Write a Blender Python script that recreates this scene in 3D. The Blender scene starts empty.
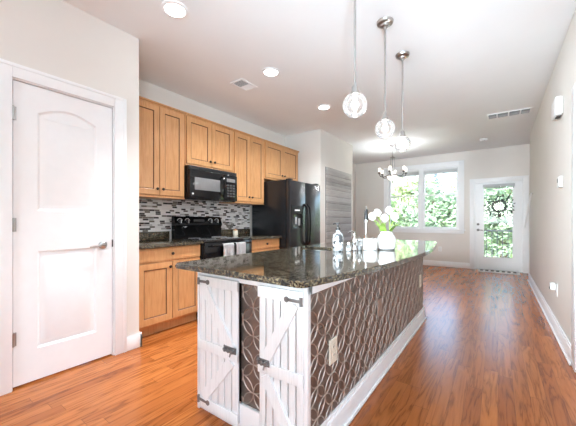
import bpy, bmesh, math, random
from mathutils import Vector, Matrix
random.seed(7)
S = bpy.context.scene
COL = S.collection
PI = math.pi

# ------------------------------------------------------------------ camera, world, sun, exposure
YAW = 0.6207
cam_d = bpy.data.cameras.new('camera'); cam = bpy.data.objects.new('camera', cam_d); COL.objects.link(cam)
cam.location = (0, 0, 1.12); cam.rotation_euler = (PI / 2, 0, YAW)
cam_d.sensor_fit = 'HORIZONTAL'; cam_d.sensor_width = 36.0
cam_d.lens = 293.644 / 576 * 36.0
cam_d.shift_y = (220.34 - 213) / 576
cam_d.clip_start = 0.02; cam_d.clip_end = 300
S.camera = cam
S.view_settings.view_transform = 'Standard'; S.view_settings.look = 'None'
S.view_settings.gamma = 1.0; S.view_settings.use_curve_mapping = False
S.view_settings.exposure = 0.97
S.cycles.use_denoising = True
S.cycles.max_bounces = 10; S.cycles.diffuse_bounces = 6; S.cycles.glossy_bounces = 5
S.cycles.transparent_max_bounces = 16
S.cycles.sample_clamp_indirect = 6.0
S.cycles.caustics_reflective = False; S.cycles.caustics_refractive = False
S.cycles.blur_glossy = 0.5

W = bpy.data.worlds.new('sky'); S.world = W; W.use_nodes = True
wn = W.node_tree
sky = wn.nodes.new('ShaderNodeTexSky'); sky.sky_type = 'NISHITA'
sky.sun_disc = False; sky.sun_elevation = math.radians(48); sky.sun_rotation = math.radians(200)
sky.air_density = 1.0; sky.dust_density = 3.5; sky.ozone_density = 1.0
wn.links.new(sky.outputs[0], wn.nodes['Background'].inputs[0])
wn.nodes['Background'].inputs[1].default_value = 0.95

def lamp(name, kind, loc, power, color=(1, 1, 1), rot=(0, 0, 0), size=0.1, size_y=None, parent=None, spot=None):
    d = bpy.data.lights.new(name, kind); d.energy = power; d.color = color
    if kind == 'AREA':
        d.size = size
        if size_y: d.shape = 'RECTANGLE'; d.size_y = size_y
        else: d.shape = 'DISK'
    elif kind == 'SUN': d.angle = math.radians(1.5)
    else: d.shadow_soft_size = size
    if spot: d.spot_size = spot; d.spot_blend = 0.8
    o = bpy.data.objects.new(name, d); COL.objects.link(o); o.location = loc; o.rotation_euler = rot
    if parent: o.parent = parent
    return o
lamp('sun', 'SUN', (0, -5, 20), 2.3, (1, 0.97, 0.93), (math.radians(42), 0, math.radians(-18)))
# added fill lamps, unseen, behind the camera and in the room on the right
lamp('rear_fill', 'AREA', (0, -3.45, 1.55), 36, (0.66, 0.86, 1.0), (math.radians(105), 0, 0), 1.7, 1.2)
lamp('side_fill', 'AREA', (2.95, 0.3, 1.55), 12, (0.72, 0.88, 1.0), (math.radians(105), 0, math.radians(90)), 1.1, 1.2)
# added fill lamp behind the camera, bounced off the ceiling
lamp('bounce_fill', 'AREA', (0.9, -0.7, 1.95), 44, (0.63, 0.84, 1.0), (math.radians(170), 0, YAW), 0.7)

def portal(loc, rot, sx, sy):
    o = lamp('window_portal', 'AREA', loc, 1, (1, 1, 1), rot, sx, sy); o.data.cycles.is_portal = True
sp_ = lamp('ceiling_fill', 'SPOT', (0.55, -0.6, 1.0), 290, (0.66, 0.86, 1.0), size=0.18, spot=math.radians(78))  # added fill spot that brightens the ceiling from out of view
sp_.rotation_euler = Vector((-1.35, 3.1, 1.73)).to_track_quat('-Z', 'Y').to_euler(); sp_.data.spot_blend = 1.0
sp_ = lamp('room_fill', 'SPOT', (-1.0, -0.5, 1.5), 520, (0.78, 0.91, 1.0), size=0.2, spot=math.radians(52))  # added fill spot behind the camera, brightens the far room
sp_.rotation_euler = Vector((1.35, 6.9, -0.05)).to_track_quat('-Z', 'Y').to_euler(); sp_.data.spot_blend = 1.0
portal((-1.58, 8.13, 1.66), (math.radians(-90), 0, 0), 1.7, 1.55)
portal((0, 8.13, 1.1), (math.radians(-90), 0, 0), 0.56, 1.65)
portal((0, -3.62, 1.55), (math.radians(90), 0, 0), 1.8, 1.3)
portal((3.12, 0.3, 1.55), (math.radians(90), 0, math.radians(90)), 1.2, 1.3)

# ------------------------------------------------------------------ node helpers / materials
class NT:
    def __init__(s, name):
        s.m = bpy.data.materials.new(name); s.m.use_nodes = True
        s.t = s.m.node_tree; s.b = s.t.nodes['Principled BSDF']; s.out = s.t.nodes['Material Output']
    def n(s, typ, **kw):
        k = s.t.nodes.new('ShaderNode' + typ)
        for a, v in kw.items(): setattr(k, a, v)
        return k
    def put(s, sock, v):
        if hasattr(v, 'is_output'): s.t.links.new(v, sock)
        else: sock.default_value = v
    def math(s, op, a, b=0.0, c=None):
        k = s.n('Math', operation=op); s.put(k.inputs[0], a); s.put(k.inputs[1], b)
        if c is not None: s.put(k.inputs[2], c)
        return k.outputs[0]
    def obj(s):
        return s.n('TexCoord').outputs['Object']
    def xyz(s, v):
        k = s.n('SeparateXYZ'); s.put(k.inputs[0], v); return k.outputs
    def vec(s, x, y, z):
        k = s.n('CombineXYZ'); s.put(k.inputs[0], x); s.put(k.inputs[1], y); s.put(k.inputs[2], z); return k.outputs[0]
    def scale(s, v, sc):
        k = s.n('Mapping'); s.put(k.inputs[0], v); k.inputs['Scale'].default_value = sc; return k.outputs[0]
    def noise(s, v, sc, detail=3, rough=0.5, dist=0.0, dims='3D'):
        k = s.n('TexNoise'); k.noise_dimensions = dims; s.put(k.inputs['Vector'], v)
        k.inputs['Scale'].default_value = sc; k.inputs['Detail'].default_value = detail
        k.inputs['Roughness'].default_value = rough; k.inputs['Distortion'].default_value = dist
        return k.outputs[0]
    def ramp(s, f, stops, interp='LINEAR'):
        k = s.n('ValToRGB'); s.put(k.inputs[0], f); k.color_ramp.interpolation = interp
        e = k.color_ramp.elements
        while len(e) < len(stops): e.new(0.5)
        for i, (p, c) in enumerate(stops):
            e[i].position = p; e[i].color = (*c, 1) if len(c) == 3 else c
        return k.outputs[0]
    def mix(s, f, a, b, mode='MIX'):
        k = s.n('Mix'); k.data_type = 'RGBA'; k.blend_type = mode
        s.put(k.inputs[0], f)
        s.put(k.inputs[6], a if hasattr(a, 'is_output') else (*a, 1)); s.put(k.inputs[7], b if hasattr(b, 'is_output') else (*b, 1))
        return k.outputs[2]
    def bump(s, h, strength=0.3, dist=0.01):
        k = s.n('Bump'); s.put(k.inputs['Height'], h); k.inputs['Strength'].default_value = strength; k.inputs['Distance'].default_value = dist
        s.t.links.new(k.outputs[0], s.b.inputs['Normal'])
    def set(s, **kw):
        for a, v in kw.items():
            a = {'color': 'Base Color', 'rough': 'Roughness', 'metal': 'Metallic', 'spec': 'Specular IOR Level', 'coat': 'Coat Weight',
                 'coatr': 'Coat Roughness', 'trans': 'Transmission Weight', 'emit': 'Emission Color', 'estr': 'Emission Strength', 'sheen': 'Sheen Weight'}.get(a, a)
            if a in ('Base Color', 'Emission Color') and not hasattr(v, 'is_output') and len(v) == 3: v = (*v, 1)
            s.put(s.b.inputs[a], v)
        return s

def plain(name, color, rough=0.5, metal=0.0, var=0.06, nscale=14.0, bump=0.0, **kw):
    t = NT(name); o = t.obj(); f = t.noise(o, nscale, 4)
    d = tuple(max(0, c * (1 - var)) for c in color); u = tuple(min(1, c * (1 + var)) for c in color)
    t.set(color=t.ramp(f, [(0.3, d), (0.7, u)]), rough=rough, metal=metal, **kw)
    if bump: t.bump(t.noise(o, nscale * 8, 2), bump, 0.002)
    return t.m

M = {}
M['wall'] = plain('wall_paint', (0.765, 0.725, 0.675), 0.75, var=0.012, nscale=3, bump=0.05)
M['ceiling'] = plain('ceiling_paint', (0.86, 0.865, 0.865), 0.9, var=0.01, nscale=3, bump=0.05)
M['white'] = plain('white_gloss_paint', (0.88, 0.88, 0.88), 0.35, var=0.01)
M['doorwhite'] = plain('white_door_paint', (0.88, 0.88, 0.88), 0.4, var=0.01)
M['steel'] = plain('brushed_nickel', (0.47, 0.45, 0.43), 0.28, 1.0)
M['chrome'] = plain('polished_chrome', (0.8, 0.8, 0.8), 0.08, 1.0)
M['sinksteel'] = plain('satin_sink_steel', (0.85, 0.86, 0.87), 0.4, 0.15)
M['black'] = plain('black_gloss_appliance', (0.006, 0.006, 0.007), 0.1, spec=0.4)
M['blackmat'] = plain('black_satin_plastic', (0.018, 0.018, 0.02), 0.4)
M['fridgeside'] = plain('fridge_side_textured_black', (0.01, 0.011, 0.013), 0.25, bump=0.25, nscale=40)
M['fridgedoor'] = plain('fridge_door_black', (0.018, 0.018, 0.02), 0.22, bump=0.12, nscale=40, coat=0.1)
M['darkglass'] = plain('dark_oven_glass', (0.008, 0.008, 0.009), 0.05, coat=1.0)
M['mwglass'] = plain('microwave_screen_glass', (0.2, 0.2, 0.2), 0.12, coat=0.6)
M['bronze'] = plain('dark_bronze_hardware', (0.05, 0.04, 0.035), 0.35, 0.8)
M['iron'] = plain('grey_iron_hardware', (0.2, 0.19, 0.185), 0.45, 0.5)
M['ceramic'] = plain('white_glazed_ceramic', (0.86, 0.85, 0.83), 0.18, var=0.015, coat=0.5)
M['plastic'] = plain('white_plastic', (0.84, 0.84, 0.83), 0.4, var=0.01)
M['ivory'] = plain('ivory_plastic', (0.78, 0.72, 0.6), 0.4, var=0.01)
M['slotdark'] = plain('dark_slot', (0.06, 0.06, 0.06), 0.6)
M['ventgrey'] = plain('vent_grey', (0.36, 0.36, 0.36), 0.6)
M['petal'] = plain('white_petal', (0.9, 0.89, 0.84), 0.5, var=0.03, nscale=60)
M['stem'] = plain('tulip_green', (0.27, 0.42, 0.08), 0.5, var=0.25, nscale=40)
M['towel'] = plain('white_towel', (0.88, 0.88, 0.89), 0.95, var=0.04, nscale=60, bump=0.5)
M['glazeline'] = plain('chocolate_glaze', (0.17, 0.07, 0.028), 0.5, var=0.2, nscale=50)
M['leafA'] = plain('leaf_green', (0.27, 0.38, 0.21), 0.6, var=0.4, nscale=2.0)
M['leafB'] = plain('leaf_yellow_green', (0.36, 0.44, 0.25), 0.6, var=0.35, nscale=2.0)
M['leafC'] = plain('leaf_blue_green', (0.24, 0.34, 0.24), 0.6, var=0.35, nscale=2.0)
M['bark'] = plain('bark', (0.16, 0.12, 0.09), 0.9, var=0.3)
M['grass'] = plain('lawn_grass', (0.2, 0.3, 0.1), 0.9, var=0.35, nscale=4)
M['decking'] = plain('deck_boards', (0.42, 0.4, 0.38), 0.8, var=0.1)
M['rail'] = plain('rail_grey_paint', (0.1, 0.11, 0.11), 0.5)
M['siding'] = plain('pale_siding', (0.75, 0.76, 0.76), 0.8)
M['shingle'] = plain('grey_shingles', (0.2, 0.21, 0.23), 0.9, var=0.15)
M['wreath'] = plain('grey_green_foliage', (0.05, 0.065, 0.06), 0.7, var=0.3, nscale=40)
M['twig'] = plain('dark_twig', (0.09, 0.085, 0.09), 0.8, var=0.2)
M['matw'] = plain('mat_cream', (0.78, 0.77, 0.75), 0.95, var=0.06)
M['matd'] = plain('mat_charcoal', (0.035, 0.035, 0.04), 0.95)
M['rubber'] = plain('black_pump_plastic', (0.02, 0.02, 0.02), 0.35)
M['gapshade'] = plain('island_gap_shade', (0.05, 0.04, 0.03), 0.9)  # dark body colour painted as the shade in the gap beside a barn door
M['blind'] = plain('white_blind_slats', (0.82, 0.82, 0.82), 0.6, var=0.01)
M['blindgrey'] = plain('grey_blind_headrail', (0.5, 0.5, 0.51), 0.6, var=0.02)

def mk_emit(name, color, strength):
    t = NT(name); f = t.noise(t.obj(), 20, 2)
    t.set(color=(0.9, 0.9, 0.9), rough=0.4, emit=t.ramp(f, [(0, tuple(c * 0.97 for c in color)), (1, color)]), estr=strength); return t.m
M['bulb'] = mk_emit('lit_bulb', (1, 0.9, 0.76), 14)
M['lens'] = mk_emit('lit_downlight_lens', (1, 0.97, 0.92), 6)
M['shade'] = mk_emit('lit_frosted_shade', (1, 0.9, 0.78), 1.1)
M['alabaster'] = mk_emit('lit_alabaster', (1, 0.9, 0.74), 0.55)

def mk_pane(name, tint=(0.98, 1, 0.99), gl=0.9):
    t = NT(name); t.t.nodes.remove(t.b)
    tr = t.n('BsdfTransparent'); tr.inputs[0].default_value = (*tint, 1)
    g = t.n('BsdfGlossy'); g.inputs['Roughness'].default_value = 0.03
    fr = t.n('Fresnel'); fr.inputs[0].default_value = 1.45
    mx = t.n('MixShader'); t.put(mx.inputs[0], t.math('MULTIPLY', fr.outputs[0], gl))
    t.t.links.new(tr.outputs[0], mx.inputs[1]); t.t.links.new(g.outputs[0], mx.inputs[2])
    t.t.links.new(mx.outputs[0], t.out.inputs[0]); return t.m
M['pane'] = mk_pane('window_glass')

def mk_crackle():
    t = NT('crackle_glass'); o = t.obj()
    v = t.n('TexVoronoi', feature='DISTANCE_TO_EDGE'); t.put(v.inputs['Vector'], o); v.inputs['Scale'].default_value = 45
    line = t.math('LESS_THAN', v.outputs['Distance'], 0.09)
    t.set(color=(0.9, 0.9, 0.9), rough=0.3)
    gl = t.n('BsdfGlossy'); gl.inputs['Roughness'].default_value = 0.08
    tr = t.n('BsdfTransparent'); tr.inputs[0].default_value = (0.97, 0.97, 0.97, 1)
    fr = t.n('Fresnel'); fr.inputs[0].default_value = 1.5
    fac = t.math('ADD', t.math('MULTIPLY', fr.outputs[0], 0.8), t.math('MULTIPLY', line, 0.12))
    mx = t.n('MixShader'); t.put(mx.inputs[0], fac); t.t.links.new(tr.outputs[0], mx.inputs[1]); t.t.links.new(gl.outputs[0], mx.inputs[2])
    m2 = t.n('MixShader'); t.put(m2.inputs[0], t.math('MULTIPLY_ADD', line, 0.016, 0.012)); t.t.links.new(mx.outputs[0], m2.inputs[1]); t.t.links.new(t.b.outputs[0], m2.inputs[2])
    t.t.links.new(m2.outputs[0], t.out.inputs[0]); return t.m
M['crackle'] = mk_crackle()

def mk_clear(name, body=0.12):
    t = NT(name); t.set(color=(0.93, 0.94, 0.94), rough=0.05)
    n1 = t.noise(t.obj(), 30, 2)
    tr = t.n('BsdfTransparent'); tr.inputs[0].default_value = (0.96, 0.97, 0.97, 1)
    fr = t.n('Fresnel'); fr.inputs[0].default_value = 1.5
    fac = t.math('ADD', fr.outputs[0], t.math('MULTIPLY', n1, body * 2))
    mx = t.n('MixShader'); t.put(mx.inputs[0], fac); t.t.links.new(tr.outputs[0], mx.inputs[1]); t.t.links.new(t.b.outputs[0], mx.inputs[2])
    t.t.links.new(mx.outputs[0], t.out.inputs[0]); return t.m
M['clear'] = mk_clear('clear_glass')

def mk_floor():
    t = NT('hardwood_planks'); o = t.obj(); x, y, z = t.xyz(o)
    wd, ln = 0.083, 0.95
    row = t.math('FLOOR', t.math('DIVIDE', x, wd))
    wn1 = t.n('TexWhiteNoise', noise_dimensions='1D'); t.put(wn1.inputs['W'], row)
    yy = t.math('ADD', t.math('DIVIDE', y, ln), t.math('MULTIPLY', wn1.outputs[0], 7.3))
    col = t.math('FLOOR', yy)
    wn2 = t.n('TexWhiteNoise', noise_dimensions='2D'); t.put(wn2.inputs['Vector'], t.vec(row, col, 0))
    r = wn2.outputs[0]
    gv = t.vec(t.math('ADD', t.math('MULTIPLY', x, 1.0), t.math('MULTIPLY', r, 31.0)), t.math('MULTIPLY', y, 0.09), t.math('MULTIPLY', r, 17.0))
    g1 = t.noise(gv, 9, 4, 0.55, 1.2)
    rings = t.math('PINGPONG', t.math('MULTIPLY', g1, 11.0), 1.0)
    fine = t.noise(t.vec(t.math('MULTIPLY', x, 1.0), t.math('MULTIPLY', y, 0.05), r), 190, 3)
    g = t.math('ADD', t.math('MULTIPLY', rings, 0.55), t.math('MULTIPLY', fine, 0.45))
    base = t.ramp(r, [(0.0, (0.32, 0.092, 0.021)), (0.35, (0.38, 0.116, 0.027)), (0.7, (0.45, 0.146, 0.035)), (1.0, (0.35, 0.104, 0.024))])
    grain = t.ramp(g, [(0.15, (0.5, 0.42, 0.36)), (0.42, (0.95, 0.93, 0.9)), (0.8, (1.14, 1.15, 1.16))])
    c = t.mix(1.0, base, grain, 'MULTIPLY')
    fx = t.math('FRACT', t.math('DIVIDE', x, wd)); fy = t.math('FRACT', yy)
    ex = t.math('MINIMUM', fx, t.math('SUBTRACT', 1.0, fx)); ey = t.math('MINIMUM', fy, t.math('SUBTRACT', 1.0, fy))
    seam = t.math('MAXIMUM', t.math('LESS_THAN', ex, 0.012), t.math('LESS_THAN', ey, 0.0016))
    c = t.mix(t.math('MULTIPLY', seam, 0.6), c, (0.1, 0.035, 0.012))
    t.set(color=c, rough=t.math('MULTIPLY_ADD', fine, 0.06, 0.22), spec=0.45)
    t.bump(t.math('SUBTRACT', t.math('MULTIPLY', fine, 0.06), seam), 0.14, 0.003); return t.m
M['floor'] = mk_floor()

def mk_maple():
    t = NT('honey_maple'); o = t.obj()
    g = t.noise(t.scale(o, (9, 9, 0.9)), 6, 5, 0.6, 0.6); b = t.noise(o, 4, 2)
    c = t.ramp(g, [(0.25, (0.55, 0.255, 0.09)), (0.5, (0.65, 0.335, 0.14)), (0.75, (0.71, 0.395, 0.178))])
    c = t.mix(0.3, c, t.ramp(b, [(0.3, (0.8, 0.75, 0.7)), (0.7, (1.1, 1.1, 1.1))]), 'MULTIPLY')
    t.set(color=c, rough=0.35, coat=0.15, coatr=0.2); return t.m
M['maple'] = mk_maple()

def mk_granite():
    t = NT('speckled_brown_granite'); o = t.obj()
    v = t.n('TexVoronoi', feature='F1'); t.put(v.inputs['Vector'], o); v.inputs['Scale'].default_value = 165
    wv = t.n('TexWhiteNoise', noise_dimensions='3D'); t.put(wv.inputs['Vector'], v.outputs['Position'])
    big = t.noise(o, 24, 4, 0.65)
    f = t.math('ADD', t.math('MULTIPLY', wv.outputs[0], 0.65), t.math('MULTIPLY', t.math('SUBTRACT', big, 0.5), 1.1))
    c = t.ramp(f, [(0.0, (0.014, 0.012, 0.01)), (0.22, (0.045, 0.035, 0.026)), (0.38, (0.1, 0.077, 0.045)), (0.54, (0.185, 0.15, 0.092)), (0.72, (0.31, 0.27, 0.19))], 'CONSTANT')
    t.set(color=c, rough=0.07, spec=0.6, coat=0.3, coatr=0.03); return t.m
M['granite'] = mk_granite()

def mk_mosaic():
    t = NT('linear_mosaic_tile'); o = t.obj(); x, y, z = t.xyz(o)
    h, w = 0.022, 0.066
    zz = t.math('DIVIDE', z, h); row = t.math('FLOOR', zz)
    wr = t.n('TexWhiteNoise', noise_dimensions='1D'); t.put(wr.inputs['W'], row)
    yy = t.math('ADD', t.math('DIVIDE', y, w), t.math('MULTIPLY', wr.outputs[0], 5.7)); col = t.math('FLOOR', yy)
    wc = t.n('TexWhiteNoise', noise_dimensions='2D'); t.put(wc.inputs['Vector'], t.vec(row, col, 0))
    c = t.ramp(wc.outputs[0], [(0.0, (0.84, 0.83, 0.82)), (0.3, (0.5, 0.49, 0.48)), (0.43, (0.9, 0.89, 0.88)), (0.7, (0.17, 0.14, 0.12)), (0.84, (0.035, 0.03, 0.03))], 'CONSTANT')
    fz = t.math('FRACT', zz); fy = t.math('FRACT', yy)
    gz = t.math('LESS_THAN', t.math('MINIMUM', fz, t.math('SUBTRACT', 1.0, fz)), 0.06)
    gy = t.math('LESS_THAN', t.math('MINIMUM', fy, t.math('SUBTRACT', 1.0, fy)), 0.014)
    gr = t.math('MAXIMUM', gz, gy)
    t.set(color=t.mix(gr, c, (0.78, 0.76, 0.74)), rough=t.math('MULTIPLY_ADD', gr, 0.5, 0.15))
    t.bump(t.math('SUBTRACT', 1.0, gr), 0.3, 0.002); return t.m
M['mosaic'] = mk_mosaic()

def mk_shiplap():
    t = NT('weathered_grey_board'); o = t.obj(); x, y, z = t.xyz(o)
    r = t.n('TexWhiteNoise', noise_dimensions='1D'); t.put(r.inputs['W'], t.math('FLOOR', t.math('DIVIDE', z, 0.14)))
    g = t.noise(t.vec(t.math('MULTIPLY', r.outputs[0], 9), t.math('MULTIPLY', y, 2.2), t.math('MULTIPLY', z, 40)), 2.2, 5, 0.65, 0.4)
    f = t.math('ADD', t.math('MULTIPLY', g, 0.7), t.math('MULTIPLY', r.outputs[0], 0.3))
    t.set(color=t.ramp(f, [(0.2, (0.25, 0.235, 0.225)), (0.5, (0.41, 0.39, 0.375)), (0.8, (0.55, 0.53, 0.51))]), rough=0.7); return t.m
M['shiplap'] = mk_shiplap()

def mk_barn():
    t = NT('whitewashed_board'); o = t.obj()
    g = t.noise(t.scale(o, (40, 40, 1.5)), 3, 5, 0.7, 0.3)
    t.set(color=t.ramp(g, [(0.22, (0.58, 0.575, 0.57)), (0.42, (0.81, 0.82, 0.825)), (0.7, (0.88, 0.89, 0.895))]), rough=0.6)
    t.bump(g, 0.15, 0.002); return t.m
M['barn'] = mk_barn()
def mk_tin(name, a, b, rough):
    t = NT(name); o = t.obj(); f = t.noise(o, 9, 5, 0.65)
    t.set(color=t.ramp(f, [(0.3, a), (0.7, b)]), metal=0.75, rough=rough); t.bump(t.noise(o, 120, 2), 0.1, 0.002); return t.m
M['tin'] = mk_tin('antiqued_tin', (0.2, 0.158, 0.135), (0.29, 0.24, 0.21), 0.45)
M['tinhi'] = mk_tin('rubbed_tin_ridge', (0.38, 0.31, 0.265), (0.5, 0.43, 0.38), 0.42)

def mk_bottle():
    t = NT('patterned_glass_bottle'); o = t.obj(); v = t.n('TexVoronoi', feature='F1'); t.put(v.inputs['Vector'], o); v.inputs['Scale'].default_value = 38
    w2 = t.n('TexWhiteNoise', noise_dimensions='3D'); t.put(w2.inputs['Vector'], v.outputs['Position'])
    c = t.ramp(w2.outputs[0], [(0, (0.55, 0.56, 0.57)), (0.3, (0.3, 0.32, 0.33)), (0.45, (0.06, 0.065, 0.07)), (0.75, (0.8, 0.8, 0.8))], 'CONSTANT')
    t.set(color=c, rough=0.08, coat=0.8); return t.m
M['bottle'] = mk_bottle()

# ------------------------------------------------------------------ mesh helpers
WL = {}          # world location of each object's origin
class MB:
    def __init__(s): s.bm = bmesh.new(); s.mi = 0
    def mat(s, i): s.mi = i; return s
    def face(s, vs):
        try: f = s.bm.faces.new(vs)
        except ValueError: return None
        f.material_index = s.mi; return f
    def box(s, x0, y0, z0, x1, y1, z1, bev=0.0):
        b2 = bmesh.new(); bmesh.ops.create_cube(b2, size=1.0)
        for v in b2.verts:
            v.co = Vector(((x0 + x1) / 2 + v.co.x * (x1 - x0), (y0 + y1) / 2 + v.co.y * (y1 - y0), (z0 + z1) / 2 + v.co.z * (z1 - z0)))
        if bev: bmesh.ops.bevel(b2, geom=b2.edges[:], offset=bev, segments=2, affect='EDGES', profile=0.5)
        s.add(b2); return s
    def add(s, b2, mtx=None):
        mp = {}
        for v in b2.verts: mp[v] = s.bm.verts.new(mtx @ v.co if mtx else v.co)
        for f in b2.faces: s.face([mp[v] for v in f.verts])
        b2.free()
    def beam(s, a, b, w, h, up=(0, 0, 1)):
        a = Vector(a); b = Vector(b); d = (b - a).normalized(); u = Vector(up); sd = d.cross(u).normalized(); u = sd.cross(d)
        q = []
        for p in (a, b):
            q.append([s.bm.verts.new(p + sd * i * w / 2 + u * j * h / 2) for i, j in ((-1, -1), (1, -1), (1, 1), (-1, 1))])
        for k in range(4): s.face([q[0][k], q[0][(k + 1) % 4], q[1][(k + 1) % 4], q[1][k]])
        s.face(q[0][::-1]); s.face(q[1]); return s
    def lathe(s, prof, c=(0, 0, 0), n=24, axis='Z', cap=True):
        rings = []
        for r, z in prof:
            ring = []
            for k in range(n):
                a = 2 * PI * k / n; p = (max(r, 1e-4) * math.cos(a), max(r, 1e-4) * math.sin(a), z)
                if axis == 'X': p = (p[2], p[0], p[1])
                if axis == 'Y': p = (p[0], p[2], p[1])
                ring.append(s.bm.verts.new((c[0] + p[0], c[1] + p[1], c[2] + p[2])))
            rings.append(ring)
        for a, b in zip(rings, rings[1:]):
            for k in range(n): s.face([a[k], a[(k + 1) % n], b[(k + 1) % n], b[k]])
        if cap: s.face(rings[0][::-1]); s.face(rings[-1])
        return s
    def tube(s, pts, r, n=8, rs=None, closed=False):
        pts = [Vector(p) for p in pts]; rings = []; prev = None; m = len(pts)
        for i, p in enumerate(pts):
            d = (pts[(i + 1) % m] - pts[i - 1]) if closed else (pts[min(i + 1, m - 1)] - pts[max(i - 1, 0)])
            d.normalize()
            u = prev - d * prev.dot(d) if prev else d.cross(Vector((0, 0, 1)) if abs(d.z) < 0.9 else Vector((1, 0, 0)))
            u.normalize(); prev = u; w = d.cross(u); rr = rs[i] if rs else r
            rings.append([s.bm.verts.new(p + u * rr * math.cos(2 * PI * k / n) + w * rr * math.sin(2 * PI * k / n)) for k in range(n)])
        prs = list(zip(rings, rings[1:])) + ([(rings[-1], rings[0])] if closed else [])
        for a, b in prs:
            for k in range(n): s.face([a[k], a[(k + 1) % n], b[(k + 1) % n], b[k]])
        if not closed: s.face(rings[0][::-1]); s.face(rings[-1])
        return s
    def sphere(s, c, r, n=16, sc=(1, 1, 1)):
        b2 = bmesh.new(); bmesh.ops.create_uvsphere(b2, u_segments=n, v_segments=max(6, n // 2), radius=r)
        s.add(b2, Matrix.Translation(c) @ Matrix.Diagonal((*sc, 1))); return s
    def build(s, name, mats, parent=None, smooth=True, angle=35):
        me = bpy.data.meshes.new(name)
        bmesh.ops.recalc_face_normals(s.bm, faces=s.bm.faces[:])
        base = WL[parent.name] if parent else Vector((0, 0, 0))
        if parent: bmesh.ops.translate(s.bm, verts=s.bm.verts[:], vec=-base)
        s.bm.to_mesh(me); s.bm.free()
        for m in (mats if isinstance(mats, (list, tuple)) else [mats]): me.materials.append(M[m] if isinstance(m, str) else m)
        if smooth: me.shade_smooth(); me.set_sharp_from_angle(angle=math.radians(angle))
        o = bpy.data.objects.new(name, me); COL.objects.link(o)
        if parent: o.parent = parent
        WL[o.name] = base.copy(); return o

def tag(o, label=None, cat=None, group=None, kind=None):
    if label: o['label'] = label
    if cat: o['category'] = cat
    if group: o['group'] = group
    if kind: o['kind'] = kind
    return o
def thing(name, label, cat, loc=(0, 0, 0), group=None, kind=None):
    o = bpy.data.objects.new(name, None); COL.objects.link(o); o.location = loc; o.empty_display_size = 0.05
    WL[o.name] = Vector(loc); return tag(o, label, cat, group, kind)
def recenter(o, loc):
    """top-level single mesh: move its origin to loc"""
    l = Vector(loc); o.data.transform(Matrix.Translation(-l)); o.location = l; WL[o.name] = l; return o
def copy_tree(o, parent=None):
    c = o.copy(); COL.objects.link(c)
    if parent: c.parent = parent
    for ch in list(o.children): copy_tree(ch, c)
    return c
def struct(name, mb, mats, parent=None, **kw):
    o = mb.build(name, mats, parent, **kw)
    if not parent: o['kind'] = 'structure'
    return o

class Frame:
    """2-D drawing plane: a along A, b along B, depth along outward N from origin O"""
    def __init__(s, O, A, B, Nn): s.O, s.A, s.B, s.N = map(Vector, (O, A, B, Nn))
    def p(s, a, b, d=0.0): return s.O + s.A * a + s.B * b + s.N * d

def rect(a0, b0, a1, b1): return [(a0, b0), (a1, b0), (a1, b1), (a0, b1)]
def inset(loop, d):
    n = len(loop); out = []; ar = sum(loop[i][0] * loop[(i + 1) % n][1] - loop[(i + 1) % n][0] * loop[i][1] for i in range(n)); sg = 1 if ar > 0 else -1
    for i in range(n):
        p0, p1, p2 = Vector(loop[i - 1]), Vector(loop[i]), Vector(loop[(i + 1) % n])
        e1 = (p1 - p0).normalized(); e2 = (p2 - p1).normalized()
        n1 = Vector((-e1.y, e1.x)) * sg; n2 = Vector((-e2.y, e2.x)) * sg
        m = (n1 + n2); m = m / max(0.2, m.dot(n1)) if m.length > 1e-6 else n1
        out.append(tuple(p1 + m * d))
    return out
def panel_slab(mb, fr, outer, thick, panels, prof, mats=None):
    """slab with moulded panels; prof = [(inset, depth)], mats = material index of each step"""
    bm = mb.bm
    def ring(loop, d): return [bm.verts.new(fr.p(a, b, d)) for a, b in loop]
    def bridge(r1, r2, mi):
        mb.mi = mi
        for k in range(len(r1)): mb.face([r1[k], r1[(k + 1) % len(r1)], r2[(k + 1) % len(r2)], r2[k]])
    fo = ring(outer, 0); bo = ring(outer, -thick); bridge(fo, bo, 0); mb.face(bo)
    edges = []
    def lp(r): 
        for k in range(len(r)): edges.append(bm.edges.get((r[k], r[(k + 1) % len(r)])) or bm.edges.new((r[k], r[(k + 1) % len(r)])))
    lp(fo)
    for loop in panels:
        r0 = ring(loop, 0); lp(r0); prev = r0
        for i, (ins, dep) in enumerate(prof):
            r = ring(inset(loop, ins), dep); bridge(prev, r, mats[i] if mats else 0); prev = r
        mb.mi = 0; mb.face(prev)
    res = bmesh.ops.triangle_fill(bm, use_beauty=True, use_dissolve=False, edges=edges)
    for g in res['geom']:
        if isinstance(g, bmesh.types.BMFace): g.material_index = 0
    mb.mi = 0
def poly_prism(mb, fr, loop, d0, d1, holes=()):
    bm = mb.bm; alls = []
    for d in (d0, d1):
        rings = [[bm.verts.new(fr.p(a, b, d)) for a, b in l] for l in (loop, *holes)]; alls.append(rings)
        if holes:
            es = []
            for r in rings:
                for k in range(len(r)): es.append(bm.edges.new((r[k], r[(k + 1) % len(r)])))
            for g in bmesh.ops.triangle_fill(bm, use_beauty=True, use_dissolve=False, edges=es)['geom']:
                if isinstance(g, bmesh.types.BMFace): g.material_index = mb.mi
        else: mb.face(rings[0])
    for r1, r2 in zip(*alls):
        for k in range(len(r1)): mb.face([r1[k], r1[(k + 1) % len(r1)], r2[(k + 1) % len(r2)], r2[k]])

H = 2.73; XD = -2.595; XK = -3.325; XR = 0.479; YF = 7.99; XB = -2.54

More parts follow.
